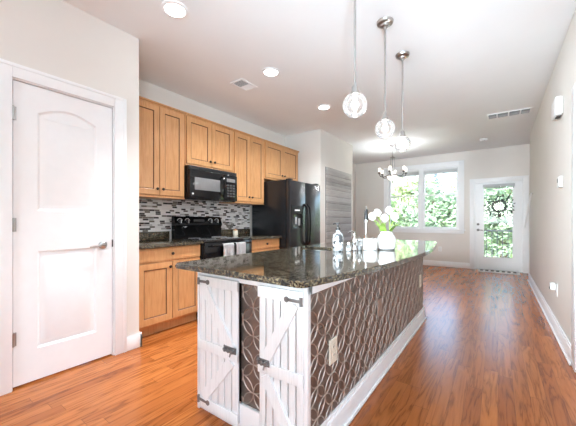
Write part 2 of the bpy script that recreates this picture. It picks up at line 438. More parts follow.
# ------------------------------------------------------------------ room shell
struct('floor', MB().box(-5.0, -3.6, -0.12, 3.1, 8.11, 0.0), 'floor')
struct('ceiling', MB().box(-5.0, -3.6, H, 3.1, 8.11, H + 0.12), 'ceiling')
DY0, DY1, DZ = 0.520, 1.135, 2.05            # pantry door opening
m = MB(); m.box(XD - 0.12, -3.5, 0, XD, DY0 - 0.012, H); m.box(XD - 0.12, DY1 + 0.012, 0, XD, 1.353, H); m.box(XD - 0.12, DY0 - 0.012, DZ + 0.012, XD, DY1 + 0.012, H)
m.box(XK - 0.12, 1.253, 0, XD - 0.12, 1.353, H)
struct('wall_pantry', m, 'wall')
struct('wall_pantry_inside', MB().box(-3.6, -0.3, 0, -3.5, 1.253, H), 'wall')
struct('wall_kitchen', MB().box(XK - 0.12, 1.353, 0, XK, 4.54, H), 'wall')
struct('wall_alcove', MB().box(XK - 0.12, 4.54, 0, XB, 5.95, H, 0.004), 'wall')
struct('wall_left', MB().box(XK - 0.12, 5.95, 0, XK, YF, H), 'wall')
WX0, WX1, WZ0, WZ1 = -2.41, -0.745, 0.905, 2.425   # far window opening
EX0, EX1, EZ = -0.44, 0.435, 1.975                  # far door opening
m = MB(); Y0, Y1 = YF, YF + 0.12
m.box(XK - 0.12, Y0, 0, WX0, Y1, H); m.box(WX0, Y0, 0, WX1, Y1, WZ0); m.box(WX0, Y0, WZ1, WX1, Y1, H); m.box(WX1, Y0, 0, EX0, Y1, H)
m.box(EX0, Y0, EZ, EX1, Y1, H); m.box(EX1, Y0, 0, 1.1, Y1, H)
struct('wall_far', m, 'wall')
struct('wall_right', MB().box(XR, 3.0, 0, XR + 0.12, 7.03, H, 0.003), 'wall')
struct('wall_nook', MB().box(0.62, 7.03, 0, 0.74, YF, H), 'wall')
m = MB(); m.box(-5.0, -3.6, 0, -0.9, -3.5, H); m.box(0.9, -3.6, 0, 3.1, -3.5, H); m.box(-0.9, -3.6, 0, 0.9, -3.5, 0.9); m.box(-0.9, -3.6, 2.2, 0.9, -3.5, H)
struct('wall_rear', m, 'wall')
m = MB(); m.box(3.0, -3.5, 0, 3.1, -0.3, H); m.box(3.0, 0.9, 0, 3.1, 3.1, H); m.box(3.0, -0.3, 0, 3.1, 0.9, 0.9); m.box(3.0, -0.3, 2.2, 3.1, 0.9, H); m.box(XR + 0.12, 3.0, 0, 3.0, 3.1, H)
struct('wall_side_room', m, 'wall')

def bb(mb, x0, y0, x1, y1, h=0.13):
    mb.box(x0, y0, 0, x1, y1, h - 0.02, 0.002)
    cx, cy = (x0 + x1) / 2, (y0 + y1) / 2
    if abs(x1 - x0) < abs(y1 - y0): mb.box(cx - abs(x1 - x0) * 0.3, y0, h - 0.03, cx + abs(x1 - x0) * 0.3, y1, h, 0.002)
    else: mb.box(x0, cy - abs(y1 - y0) * 0.3, h - 0.03, x1, cy + abs(y1 - y0) * 0.3, h, 0.002)
m = MB(); bb(m, XD, 1.235, XD + 0.018, 1.371, 0.125); bb(m, XD - 0.1, 1.353, XD + 0.018, 1.371, 0.125); struct('baseboard_pantry', m, 'white')
m = MB(); bb(m, XK, YF - 0.018, -0.535, YF); struct('baseboard_far', m, 'white')
m = MB(); bb(m, XR - 0.02, 3.105, XR, 7.05, 0.14); bb(m, XR - 0.02, 7.03, XR + 0.12, 7.05, 0.14); m.box(XR - 0.034, 3.105, 0, XR - 0.02, 7.06, 0.02, 0.005); struct('baseboard_right', m, 'white')
m = MB(); bb(m, XB, 4.54, XB + 0.018, 5.95); struct('baseboard_alcove', m, 'white')
# casings
def casing(mb, fr, a0, a1, b0, b1, w, t, bottom=False):
    def bar(p, q, r, s_, t=t):
        pts = [fr.p(p, q, 0), fr.p(r, q, 0), fr.p(r, s_, 0), fr.p(p, s_, 0)]
        lo = [min(v[i] for v in pts) for i in range(3)]; hi = [max(v[i] for v in pts) for i in range(3)]
        n = fr.N * t
        for i in range(3):
            lo[i] += min(0, n[i]); hi[i] += max(0, n[i])
        mb.box(*lo, *hi, 0.004)
    bar(a0 - w, b0, a0, b1 + w); bar(a1, b0, a1 + w, b1 + w); bar(a0, b1, a1, b1 + w)
    bar(a0 - w - 0.003, b0, a0 - w + 0.022, b1 + w + 0.003, t + 0.005); bar(a1 + w - 0.022, b0, a1 + w + 0.003, b1 + w + 0.003, t + 0.005); bar(a0 - w + 0.022, b1 + w - 0.022, a1 + w - 0.022, b1 + w + 0.003, t + 0.005)
FP = Frame((XD, 0, 0), (0, 1, 0), (0, 0, 1), (1, 0, 0))
m = MB(); casing(m, FP, DY0 - 0.008, DY1 + 0.008, 0, DZ + 0.008, 0.09, 0.02)
m.box(XD - 0.12, DY0 - 0.012, 0, XD, DY0 - 0.003, DZ + 0.004); m.box(XD - 0.12, DY1 + 0.003, 0, XD, DY1 + 0.012, DZ + 0.004); m.box(XD - 0.12, DY0 - 0.012, DZ + 0.003, XD, DY1 + 0.012, DZ + 0.012)
struct('trim_1', m, 'white')
FF = Frame((0, YF, 0), (1, 0, 0), (0, 0, 1), (0, -1, 0))
m = MB(); casing(m, FF, EX0, EX1, 0, EZ, 0.09, 0.02); m.box(EX0, YF, 0, EX0 + 0.012, YF + 0.12, EZ); m.box(EX1 - 0.012, YF, 0, EX1, YF + 0.12, EZ); m.box(EX0, YF, EZ - 0.012, EX1, YF + 0.12, EZ)
struct('trim_2', m, 'white')
m = MB(); m.box(XR - 0.02, 3.0, 0, XR, 3.105, 2.13, 0.004); m.box(XR - 0.02, 2.985, 0, XR + 0.12, 3.0, 2.13, 0.004); struct('trim_3', m, 'white')

# pantry door
d = thing('door_1', None, None, (XD - 0.02, DY0, 0.012), kind='structure')
fr = Frame((XD - 0.012, 0, 0), (0, 1, 0), (0, 0, 1), (1, 0, 0))
m = MB(); pa, pb = 0.648, 1.017
arch = [(pa, 1.185), (pb, 1.185), (pb, 1.865)]
for k in range(1, 14):
    u = k / 14; arch.append((pb + (pa - pb) * u, 1.865 + 0.062 * math.sin(PI * u)))
arch.append((pa, 1.865))
panel_slab(m, fr, rect(DY0 + 0.002, 0.014, DY1 - 0.002, DZ - 0.002), 0.035, [arch, rect(pa, 0.23, pb, 0.905)],
           [(0.006, -0.006), (0.014, -0.011), (0.03, -0.011), (0.052, -0.003)])
slab = m.build('slab', 'doorwhite', d, angle=20)
m = MB(); yk, zk = 1.063, 0.921; xf = XD - 0.012
m.lathe([(0.032, 0), (0.032, 0.006), (0.024, 0.012), (0.012, 0.016), (0.011, 0.045), (0.0, 0.05)], (xf, yk, zk), 20, 'X')
m.tube([(xf + 0.045, yk, zk), (xf + 0.05, yk - 0.02, zk + 0.002), (xf + 0.05, yk - 0.06, zk - 0.004), (xf + 0.047, yk - 0.108, zk - 0.008)], 0.009, 10, [0.011, 0.011, 0.009, 0.007])
m.build('lever_handle', 'steel', d)
for z in (1.83, 1.09, 0.33):
    m = MB(); m.lathe([(0.008, -0.045), (0.008, 0.045)], (XD + 0.002, DY0 - 0.001, z), 10); m.box(XD - 0.012, DY0 - 0.006, z - 0.045, XD - 0.009, DY0 + 0.018, z + 0.045); m.build('hinge', 'steel', d)
MB().box(XD - 0.03, DY1 - 0.003, 0.90, XD - 0.002, DY1 + 0.004, 0.96).build('strike_plate', 'bronze', d)

# far glazed door
d = thing('door_2', None, None, (0, YF + 0.03, 0.012), kind='structure')
m = MB(); fr = Frame((0, YF + 0.03, 0), (1, 0, 0), (0, 0, 1), (0, -1, 0))
GX0, GX1, GZ0, GZ1 = -0.268, 0.268, 0.287, 1.90
poly_prism(m, fr, rect(EX0 + 0.015, 0.014, EX1 - 0.015, EZ - 0.015), 0, -0.045, [rect(GX0, GZ0, GX1, GZ1)])
m.build('slab', 'doorwhite', d, angle=20)
m = MB(); poly_prism(m, fr, rect(GX0 - 0.03, GZ0 - 0.03, GX1 + 0.03, GZ1 + 0.03), 0.012, 0, [rect(GX0 + 0.012, GZ0 + 0.012, GX1 - 0.012, GZ1 - 0.012)]); m.build('glazing_bead', 'white', d, angle=20)
m = MB(); m.box(GX0, YF + 0.05, GZ0, GX1, YF + 0.054, GZ1); m.build('glass', 'pane', d)
m = MB(); m.box(GX0 - 0.01, YF - 0.025, 1.865, GX1 + 0.03, YF + 0.018, 1.925, 0.006)
for k in range(6): m.box(GX0, YF - 0.02, 1.855 - k * 0.004, GX1 + 0.02, YF + 0.015, 1.857 - k * 0.004)
m.build('blind_headrail', 'blindgrey', d)
m = MB(); m.lathe([(0.028, 0), (0.028, -0.008), (0.012, -0.012), (0.011, -0.045)], (EX0 + 0.07, YF + 0.03, 0.9), 16, 'Y'); m.tube([(EX0 + 0.07, YF - 0.018, 0.9), (EX0 + 0.1, YF - 0.02, 0.9), (EX0 + 0.17, YF - 0.018, 0.895)], 0.009, 8)
m.build('lever_handle', 'iron', d)
m = MB(); m.lathe([(0.026, 0), (0.026, -0.012), (0.015, -0.02)], (EX0 + 0.07, YF + 0.03, 1.03), 16, 'Y'); m.build('deadbolt', 'iron', d)
m = MB(); m.box(EX0, YF - 0.02, 0, EX1, YF + 0.12, 0.013); m.build('threshold', 'steel', d)

# far window : twin double-hung
wd = thing('window_1', None, None, ((WX0 + WX1) / 2, YF, WZ0), kind='structure')
m = MB(); casing(m, FF, WX0, WX1, WZ0, WZ1, 0.1, 0.02)
m.box(WX0 - 0.13, YF - 0.05, WZ0 - 0.03, WX1 + 0.13, YF + 0.02, WZ0, 0.005); m.box(WX0 - 0.1, YF - 0.02, WZ0 - 0.1, WX1 + 0.1, YF, WZ0 - 0.03, 0.004)
m.build('casing', 'white', wd)
m = MB(); cxm = -1.58
for x0, x1 in ((WX0, WX0 + 0.03), (WX1 - 0.03, WX1), (cxm - 0.05, cxm + 0.05)): m.box(x0, YF + 0.005, WZ0, x1, YF + 0.11, WZ1)
m.box(WX0, YF + 0.01, WZ1 - 0.03, WX1, YF + 0.11, WZ1); m.box(WX0, YF + 0.01, WZ0, WX1, YF + 0.11, WZ0 + 0.02)
m.build('frame', 'white', wd)
for x0, x1 in ((WX0 + 0.03, cxm - 0.05), (cxm + 0.05, WX1 - 0.03)):
    for z0, z1, yo in ((WZ0 + 0.02, 1.765, 0.05), (1.735, WZ1 - 0.03, 0.085)):
        m = MB(); f2 = Frame((0, YF + yo, 0), (1, 0, 0), (0, 0, 1), (0, -1, 0))
        poly_prism(m, f2, rect(x0, z0, x1, z1), 0.0, -0.03, [rect(x0 + 0.035, z0 + 0.035, x1 - 0.035, z1 - 0.035)])
        sa = m.build('sash', 'white', wd, angle=20)
        MB().box(x0 + 0.03, YF + yo + 0.013, z0 + 0.03, x1 - 0.03, YF + yo + 0.017, z1 - 0.03).build('pane', 'pane', sa)
for x0, x1, nm in ((WX0 + 0.035, cxm - 0.055, 'left'), (cxm + 0.055, WX1 - 0.035, 'right')):
    b = thing('window_blind', 'white blind drawn up at the top of the %s half of the far window' % nm, 'blind', ((x0 + x1) / 2, YF + 0.02, 2.3), 'blinds in the far window')
    MB().box(x0, YF + 0.002, 2.345, x1, YF + 0.045, 2.395, 0.004).build('headrail', 'blind', b)
    m = MB()
    for k in range(7): m.box(x0 + 0.01, YF + 0.004, 2.285 + k * 0.0085, x1 - 0.01, YF + 0.044, 2.289 + k * 0.0085)
    m.box(x0 + 0.01, YF + 0.006, 2.262, x1 - 0.01, YF + 0.042, 2.282, 0.003); m.build('slat_stack', 'blind', b)
    m = MB(); m.tube([(x0 + 0.08, YF + 0.004, 2.34), (x0 + 0.08, YF + 0.004, 1.65)], 0.003, 6); m.build('tilt_wand', 'plastic', b)

# added unseen windows framing the rear and side fill lamps
for nm, box in (('added_window_2', ((-0.9, -3.58, 0.9), (0.9, -3.52, 2.2))), ('added_window_3', ((3.02, -0.3, 0.9), (3.08, 0.9, 2.2)))):
    (x0, y0, z0), (x1, y1, z1) = box; m = MB()
    if nm == 'added_window_2':
        for k in range(4):
            xx = x0 + (x1 - x0 - 0.06) * k / 3; m.box(xx, y0, z0, xx + 0.06, y1, z1)
        m.box(x0, y0, z0, x1, y1, z0 + 0.06); m.box(x0, y0, z1 - 0.06, x1, y1, z1)
    else:
        for k in range(4):
            yy = y0 + (y1 - y0 - 0.06) * k / 3; m.box(x0, yy, z0, x1, yy + 0.06, z1)
        m.box(x0, y0, z0, x1, y1, z0 + 0.06); m.box(x0, y0, z1 - 0.06, x1, y1, z1)
    struct(nm, m, 'white')

# ------------------------------------------------------------------ outside
struct('lawn', MB().box(-40, 8.4, -1.2, 30, 60, -1.0), 'grass')
struct('deck', MB().box(-1.4, 8.12, -0.2, 1.6, 9.5, -0.05), 'decking')
r = thing('deck_railing', 'grey deck railing with thin balusters seen through the glazed door', 'railing', (0, 9.3, -0.05))
MB().box(-1.4, 9.27, 0.83, 1.6, 9.33, 0.87, 0.004).build('top_rail', 'rail', r); MB().box(-1.4, 9.28, 0.05, 1.6, 9.32, 0.09).build('bottom_rail', 'rail', r)
for k in range(27):
    x = -1.36 + k * 0.112
    MB().box(x - 0.01, 9.29, 0.07, x + 0.01, 9.31, 0.84).build('baluster', 'rail', r)
for x in (-0.75, 0.35): MB().box(x - 0.045, 9.255, -0.05, x + 0.045, 9.345, 0.95, 0.004).build('post', 'rail', r)
def tree(loc, h, rx, rz, leaf, label, n=1500, ls=0.22, grp=None, seed=1):
    rnd = random.Random(seed); t = thing('tree', label, 'tree', loc, grp); x, y, z = loc
    m = MB(); m.tube([(x, y, z), (x + 0.1, y, z + h * 0.3), (x - 0.05, y + 0.05, z + h * 0.75)], 0.1, 8, [0.16, 0.12, 0.04])
    for a in range(5):
        an = a * 1.3; m.tube([(x, y, z + h * (0.25 + a * 0.08)), (x + rx * 0.6 * math.cos(an), y + rx * 0.6 * math.sin(an), z + h * (0.45 + a * 0.08))], 0.03, 6, [0.05, 0.015])
    m.build('trunk', 'bark', t)
    m = MB(); cl = []
    for k in range(26):
        a = rnd.uniform(0, 2 * PI); q = rnd.uniform(-1, 1); rr = rnd.uniform(0.35, 0.8)
        s_ = math.sqrt(1 - q * q); cl.append(Vector((x + rx * rr * s_ * math.cos(a), y + rx * rr * s_ * math.sin(a), z + h - rz + rz * rr * q)))
    for k in range(n):
        c = rnd.choice(cl); d_ = Vector((rnd.gauss(0, 1), rnd.gauss(0, 1), rnd.gauss(0, 0.8))) * rx * 0.2
        p = c + d_; u = Vector((rnd.gauss(0, 1), rnd.gauss(0, 1), rnd.gauss(0, 0.6))).normalized(); w = u.cross(Vector((rnd.gauss(0, 1), rnd.gauss(0, 1), rnd.gauss(0, 1)))).normalized()
        l = ls * rnd.uniform(0.6, 1.3)
        m.face([m.bm.verts.new(p + v) for v in (-u * l, w * l * 0.4, u * l, -w * l * 0.4)])
    m.build('crown', leaf, t, smooth=False); return t
G = 'trees outside the far window'
tree((-5.6, 15.0, -1), 4.0, 1.7, 1.9, 'leafA', 'leafy green tree behind the left half of the far window', 7500, 0.12, G, 1)
tree((-2.5, 15.5, -1), 4.1, 1.6, 2.0, 'leafC', 'blue-green tree behind the right half of the far window', 7000, 0.12, G, 2)
tree((-4.6, 20.5, -1), 5.4, 1.8, 2.2, 'leafB', 'yellow-green taller tree behind the middle bar of the far window', 6500, 0.13, G, 3)
tree((0.15, 15.5, -1), 4.6, 1.5, 2.4, 'leafC', 'green tree seen through the glass of the far door', 7000, 0.12, 'trees outside the far door', 4)
tree((-1.6, 20.5, -1), 5.3, 1.6, 2.3, 'leafB', 'pale tree at the right edge of the far window', 5000, 0.13, G, 5)
tree((-8.6, 20.0, -1), 4.8, 1.9, 2.3, 'leafA', 'green tree at the left edge of the far window', 5000, 0.13, G, 6)
hd = thing('hedge', 'tall clipped green hedge across the back of the yard', 'hedge', (-5, 26, -1))
rnd = random.Random(5); m = MB()
for k in range(11000):
    p = Vector((rnd.uniform(-17, 7), 26 + rnd.gauss(0, 0.4), rnd.uniform(-1, 3.3) + rnd.gauss(0, 0.12)))
    u = Vector((rnd.gauss(0, 1), rnd.gauss(0, 0.6), rnd.gauss(0, 1))).normalized(); w = u.cross(Vector((rnd.gauss(0, .4), 1, rnd.gauss(0, .4)))).normalized(); l = rnd.uniform(0.14, 0.3)
    m.face([m.bm.verts.new(p + v) for v in (-u * l, w * l * 0.5, u * l, -w * l * 0.5)])
m.build('foliage', 'leafA', hd, smooth=False)
hs = thing('house', 'pale neighbouring house with grey roof beyond the trees', 'house', (-9, 30, -1))
MB().box(-14, 28.5, -1, -5.2, 34, 4.0).build('wall', 'siding', hs)
m = MB(); poly_prism(m, Frame((-14.4, 0, 0), (0, 1, 0), (0, 0, 1), (1, 0, 0)), [(27.5, 3.9), (34.5, 3.9), (31, 6.0)], 0, 9.6); m.build('roof', 'shingle', hs, smooth=False)
for x in (-12.5, -9.8, -7): MB().box(x, 28.45, 1.2, x + 1.0, 28.5, 2.8).build('window', 'darkglass', hs)

# ------------------------------------------------------------------ kitchen run on the left wall
def knob(parent, x, y, z):
    m = MB(); m.lathe([(0.006, 0), (0.006, 0.012), (0.014, 0.016), (0.016, 0.023), (0.011, 0.03), (0.0, 0.031)], (x, y, z), 14, 'X'); return m.build('knob', 'bronze', parent)
PROF = [(0.004, -0.0015), (0.009, -0.008), (0.013, -0.008)]; PM = [0, 1, 1]
def cab_door(parent, x, y0, y1, z0, z1, ky=None, kz=None, st=0.055, name='door', flat=False):
    m = MB(); fr = Frame((x, 0, 0), (0, 1, 0), (0, 0, 1), (1, 0, 0))
    if flat: panel_slab(m, fr, rect(y0, z0, y1, z1), 0.02, [rect(y0 + 0.012, z0 + 0.012, y1 - 0.012, z1 - 0.012)], [(0.003, 0.002)], [0])
    else: panel_slab(m, fr, rect(y0, z0, y1, z1), 0.02, [rect(y0 + st, z0 + st, y1 - st, z1 - st)], PROF, PM)
    o = m.build(name, ['maple', 'glazeline'], parent, angle=20)
    if ky: knob(o, x, ky, kz)
    return o
XU = -2.99      # upper door faces
def upper(y0, y1, z0, z1, label, dl, ztop=2.375):
    t = thing('upper_cabinet', label, 'cabinet', (XK, (y0 + y1) / 2, z0), 'upper cabinets on the kitchen wall')
    m = MB(); m.box(XK, y0, z0, XU - 0.022, y1, ztop, 0.002); m.build('body', 'maple', t)
    m = MB(); m.box(XK, y0, ztop, XU + 0.012, y1, ztop + 0.018, 0.004); m.box(XK, y0, ztop - 0.012, XU - 0.008, y1, ztop, 0.002); m.build('crown_moulding', 'maple', t)
    m = MB(); m.box(XK + 0.02, y0 + 0.002, z0 - 0.018, XU - 0.01, y1 - 0.002, z0, 0.003); m.build('light_rail', 'maple', t)
    g = 0.004
    for a, b, k in dl:
        cab_door(t, XU, a + g, b - g, z0 + 0.012, ztop - 0.018, k, z0 + 0.075)
    return t
upper(1.36, 2.108, 1.385, 2.41, 'tall maple upper cabinet nearest the pantry, left of the microwave', [(1.375, 1.785, 1.752), (1.785, 2.095, 1.818)])
upper(2.112, 2.888, 1.79, 2.41, 'short maple upper cabinet directly over the microwave', [(2.125, 2.502, 2.467), (2.502, 2.872, 2.537)])
upper(2.892, 3.548, 1.385, 2.41, 'tall maple upper cabinet between the microwave and the refrigerator', [(2.905, 3.218, 3.185), (3.218, 3.535, 3.25)])
upper(3.552, 4.53, 1.80, 2.41, 'short maple upper cabinet over the refrigerator', [(3.57, 4.03, 3.995), (4.03, 4.495, 4.065)])

XBF = -2.69
def base(y0, y1, label, doors, dz=(0.725, 0.845)):
    t = thing('base_cabinet', label, 'cabinet', (XK, (y0 + y1) / 2, 0), 'base cabinets on the kitchen wall')
    MB().box(XK + 0.022, y0, 0.1, XBF - 0.022, y1, 0.855, 0.002).build('body', 'maple', t)
    MB().box(XK + 0.022, y0, 0, -2.775, y1, 0.1).build('toe_kick', 'maple', t)
    cab_door(t, XBF, y0 + 0.03, y1 - 0.012, dz[0], dz[1], (y0 + y1) / 2 + 0.01, sum(dz) / 2, name='drawer', flat=True)
    for a, b, k in doors: cab_door(t, XBF, a, b, 0.125, 0.705, k, 0.655)
    return t
base(1.358, 2.098, 'maple base cabinet with one wide drawer over two doors, left of the range', [(1.39, 1.742, 1.712), (1.75, 2.085, 1.78)])
base(2.892, 3.55, 'maple base cabinet between the range and the refrigerator', [(2.92, 3.21, 3.18), (3.22, 3.538, 3.25)])
for y0, y1, lab in ((1.356, 2.103, 'dark granite countertop over the base cabinet left of the range'), (2.888, 3.556, 'dark granite countertop right of the range beside the refrigerator')):
    t = thing('countertop', lab, 'countertop', (XK, (y0 + y1) / 2, 0.855))
    MB().box(XK, y0, 0.856, -2.655, y1, 0.888, 0.005).build('slab', 'granite', t)
    MB().box(XK, y0, 0.8885, XK + 0.02, y1, 0.985, 0.003).build('upstand', 'granite', t)
bs = MB().box(XK, 1.355, 0.986, XK + 0.008, 3.556, 1.384).build('tile_backsplash', 'mosaic')
tag(recenter(bs, (XK, 2.45, 0.986)), 'grey, white and black linear mosaic tile on the wall behind the range', 'backsplash')

# range
t = thing('range', 'black freestanding electric range between the maple base cabinets', 'stove', (-2.98, 2.495, 0))
RY0, RY1 = 2.108, 2.884
MB().box(-3.30, RY0, 0.03, -2.68, RY1, 0.872, 0.003).build('body', 'black', t)
m = MB(); m.box(-3.24, RY0, 0.873, -2.655, RY1, 0.897, 0.006); ct = m.build('cooktop', 'darkglass', t)
for y, x, rr in ((2.3, -2.83, 0.1), (2.7, -2.83, 0.085), (2.3, -3.08, 0.075), (2.7, -3.08, 0.1)):
    m = MB(); m.lathe([(rr, 0), (rr, 0.0012), (rr - 0.008, 0.0012), (rr - 0.008, 0)], (x, y, 0.8973), 28, cap=False); m.build('burner_ring', 'ventgrey', ct)
m = MB(); fr = Frame((0, 0, 0), (1, 0, 0), (0, 0, 1), (0, 1, 0))
poly_prism(m, fr, [(-3.30, 0.873), (-3.24, 0.873), (-3.235, 1.03), (-3.215, 1.06), (-3.245, 1.15), (-3.265, 1.17), (-3.30, 1.17)], RY0 + 0.02, RY1 - 0.01)
bg = m.build('backguard', 'black', t)
for y in (2.2, 2.31, 2.68, 2.79):
    m = MB(); m.lathe([(0.03, 0), (0.03, 0.008), (0.02, 0.012), (0.018, 0.03), (0.0, 0.031)], (-3.236, y, 1.105), 18, 'X'); m.mat(1).box(-3.21, y - 0.004, 1.085, -3.203, y + 0.004, 1.125); m.build('knob', ['blackmat', 'plastic'], bg)
    m = MB(); m.lathe([(0.041, 0), (0.041, 0.004), (0.036, 0.004), (0.036, 0)], (-3.238, y, 1.105), 24, 'X', cap=False); m.build('dial_ring', 'plastic', bg)
m = MB(); m.box(-3.245, 2.4, 1.085, -3.229, 2.6, 1.135, 0.003); m.build('display', 'darkglass', bg)
m = MB(); 
for k in range(7): m.box(-3.232, 2.39 + k * 0.033, 1.07, -3.222, 2.405 + k * 0.033, 1.078)
m.build('button_row', 'ventgrey', bg)
m = MB(); m.box(-2.68, RY0 + 0.004, 0.235, -2.645, RY1 - 0.004, 0.866, 0.008); od = m.build('oven_door', 'black', t)
MB().box(-2.646, RY0 + 0.12, 0.36, -2.6425, RY1 - 0.12, 0.68, 0.003).build('oven_window', 'darkglass', od)
m = MB(); m.tube([(-2.6, RY0 + 0.07, 0.835), (-2.6, RY1 - 0.07, 0.835)], 0.011, 12)
for y in (RY0 + 0.1, RY1 - 0.1): m.tube([(-2.648, y, 0.835), (-2.6, y, 0.835)], 0.009, 8)
m.build('oven_handle', 'black', od)
MB().box(-2.68, RY0 + 0.004, 0.05, -2.65, RY1 - 0.004, 0.225, 0.006).build('storage_drawer', 'black', t)
def towel(y0, y1, drop, label, seed):
    rnd = random.Random(seed); b2 = bmesh.new(); ny = 12; path = []
    for k in range(9): path.append((-2.6155, 0.835 - 0.22 + 0.22 * k / 8))
    for k in range(1, 8):
        a = PI - PI * k / 8; path.append((-2.6 + 0.0155 * math.cos(a), 0.835 + 0.0155 * math.sin(a)))
    for k in range(12): path.append((-2.5845, 0.835 - drop * k / 11))
    g = []
    for i, (x, z) in enumerate(path):
        row = []
        for j in range(ny + 1):
            u = j / ny; out = 0.006 * (0.5 + 0.5 * math.sin(u * 9 + seed)) * (min(1, max(0, i - 15) / 6)) 
            row.append(b2.verts.new((x + out, y0 + (y1 - y0) * u + 0.003 * math.sin(i * 0.7 + seed), z)))
        g.append(row)
    for i in range(len(g) - 1):
        for j in range(ny): b2.faces.new((g[i][j], g[i][j + 1], g[i + 1][j + 1], g[i + 1][j]))
    bmesh.ops.solidify(b2, geom=b2.faces[:], thickness=0.004)
    m = MB(); m.add(b2); o = m.build('dish_towel', 'towel', angle=60)
    return tag(recenter(o, (-2.6, (y0 + y1) / 2, 0.835)), label, 'towel', 'towels on the oven handle')
towel(2.33, 2.5, 0.33, 'white folded dish towel, left of the two hanging on the oven handle', 1)
towel(2.53, 2.7, 0.35, 'white folded dish towel, right of the two hanging on the oven handle', 2)
# microwave
t = thing('microwave', 'black over-the-range microwave above the stove', 'microwave', (-3.12, 2.495, 1.365))
MZ0, MZ1 = 1.372, 1.769
MB().box(XK + 0.0085, 2.116, MZ0, -2.955, 2.884, MZ1, 0.003).build('body', 'black', t)
m = MB(); m.box(-2.955, 2.118, MZ0 + 0.01, -2.92, 2.64, MZ1 - 0.045, 0.008); dr = m.build('door', 'black', t)
MB().box(-2.921, 2.185, 1.485, -2.9175, 2.575, 1.635, 0.004).build('window', 'mwglass', dr)
m = MB(); m.tube([(-2.92, 2.615, 1.43), (-2.885, 2.622, 1.47), (-2.875, 2.625, 1.56), (-2.885, 2.622, 1.65), (-2.92, 2.615, 1.69)], 0.011, 10); m.build('handle', 'black', dr)
m = MB(); m.lathe([(0.012, 0), (0.012, 0.003)], (-2.921, 2.16, 1.435), 16, 'X'); m.build('badge', 'plastic', dr)
m = MB(); m.box(-2.955, 2.645, MZ0 + 0.01, -2.92, 2.882, MZ1 - 0.045, 0.008); cp = m.build('control_panel', 'black', t)
MB().box(-2.921, 2.69, 1.63, -2.918, 2.84, 1.675).build('display', 'mwglass', cp)
m = MB()
for i in range(5):
    for j in range(3): m.box(-2.921, 2.695 + j * 0.05, 1.43 + i * 0.036, -2.9185, 2.735 + j * 0.05, 1.455 + i * 0.036)
m.build('keypad', 'slotdark', cp)
m = MB(); m.box(-2.955, 2.118, MZ1 - 0.042, -2.93, 2.882, MZ1, 0.004)
for k in range(22): m.box(-2.931, 2.14 + k * 0.033, MZ1 - 0.034, -2.927, 2.16 + k * 0.033, MZ1 - 0.008)
m.build('top_grille', 'blackmat', t)
# refrigerator
t = thing('refrigerator', 'black side-by-side refrigerator with dispenser in the wall alcove', 'refrigerator', (-2.9, 4.04, 0))
FY0, FY1, FZ = 3.572, 4.50, 1.735
MB().box(-3.28, FY0, 0.02, -2.60, FY1, FZ, 0.006).build('body', 'fridgeside', t)
fr = Frame((-2.52, 0, 0), (0, 1, 0), (0, 0, 1), (1, 0, 0))
m = MB(); m.box(-2.595, FY0 + 0.004, 0.08, -2.52, 4.012, FZ - 0.006, 0.016); fz = m.build('freezer_door', 'fridgedoor', t)
m = MB(); m.box(-2.595, 4.03, 0.08, -2.52, FY1 - 0.002, FZ - 0.006, 0.016); fd = m.build('fresh_food_door', 'fridgedoor', t)
m = MB(); panel_slab(m, Frame((-2.512, 0, 0), (0, 1, 0), (0, 0, 1), (1, 0, 0)), rect(3.61, 0.985, 3.91, 1.345), 0.01, [rect(3.635, 1.0, 3.885, 1.225)], [(0.004, -0.003), (0.02, -0.006)])
dp = m.build('dispenser', 'black', fz)
m = MB(); m.box(-2.5185, 3.70, 1.06, -2.505, 3.745, 1.17, 0.004); m.box(-2.5185, 3.79, 1.04, -2.505, 3.835, 1.15, 0.004); m.build('dispenser_paddle', 'ventgrey', fz)
MB().box(-2.5125, 3.69, 1.265, -2.5105, 3.83, 1.285).build('dispenser_label', 'plastic', fz)
for y, p in ((3.985, fz), (4.062, fd)):
    m = MB(); pts = [(-2.52, y, 0.72), (-2.475, y, 0.77)] + [(-2.468 + 0.012 * math.sin(PI * k / 8), y, 0.8 + 0.5 * k / 8) for k in range(9)] + [(-2.475, y, 1.33), (-2.52, y, 1.38)]
    m.tube(pts, 0.014, 10); m.build('handle', 'black', p)
m = MB(); m.lathe([(0.018, 0), (0.018, 0.003)], (-2.52, 4.42, 1.64), 16, 'X'); m.build('badge', 'plastic', fd)
for yy in (FY0 + 0.03, FY1 - 0.11): MB().box(-2.62, yy, FZ, -2.54, yy + 0.08, FZ + 0.018, 0.004).build('hinge_cover', 'blackmat', t)
# jar on the counter right of the range
t = thing('canister', 'small cream canister with wooden lid on the counter right of the range', 'jar', (-3.22, 3.14, 0.888))
m = MB(); m.lathe([(0.034, 0.0), (0.038, 0.004), (0.038, 0.07), (0.033, 0.076), (0.0, 0.077)], (-3.22, 3.14, 0.8885), 20); m.build('jar', 'ivory', t)
m = MB(); m.lathe([(0.034, 0.078), (0.034, 0.09), (0.012, 0.092), (0.012, 0.104), (0, 0.106)], (-3.22, 3.14, 0.8885), 20); m.build('lid', 'maple', t)

# shiplap panel
t = thing('shiplap_panel', 'grey weathered horizontal plank panel on the wall right of the refrigerator', 'wall panel', (XB, 5.27, 1.2))
m = MB()
for k in range(15): m.box(XB, 4.72, 0.14 + k * 0.13, XB + 0.022, 5.83, 0.14 + k * 0.13 + 0.125, 0.003)
m.build('planks', 'shiplap', t)
MB().box(XB, 4.715, 0.135, XB + 0.006, 5.835, 2.092).build('backing', 'slotdark', t)

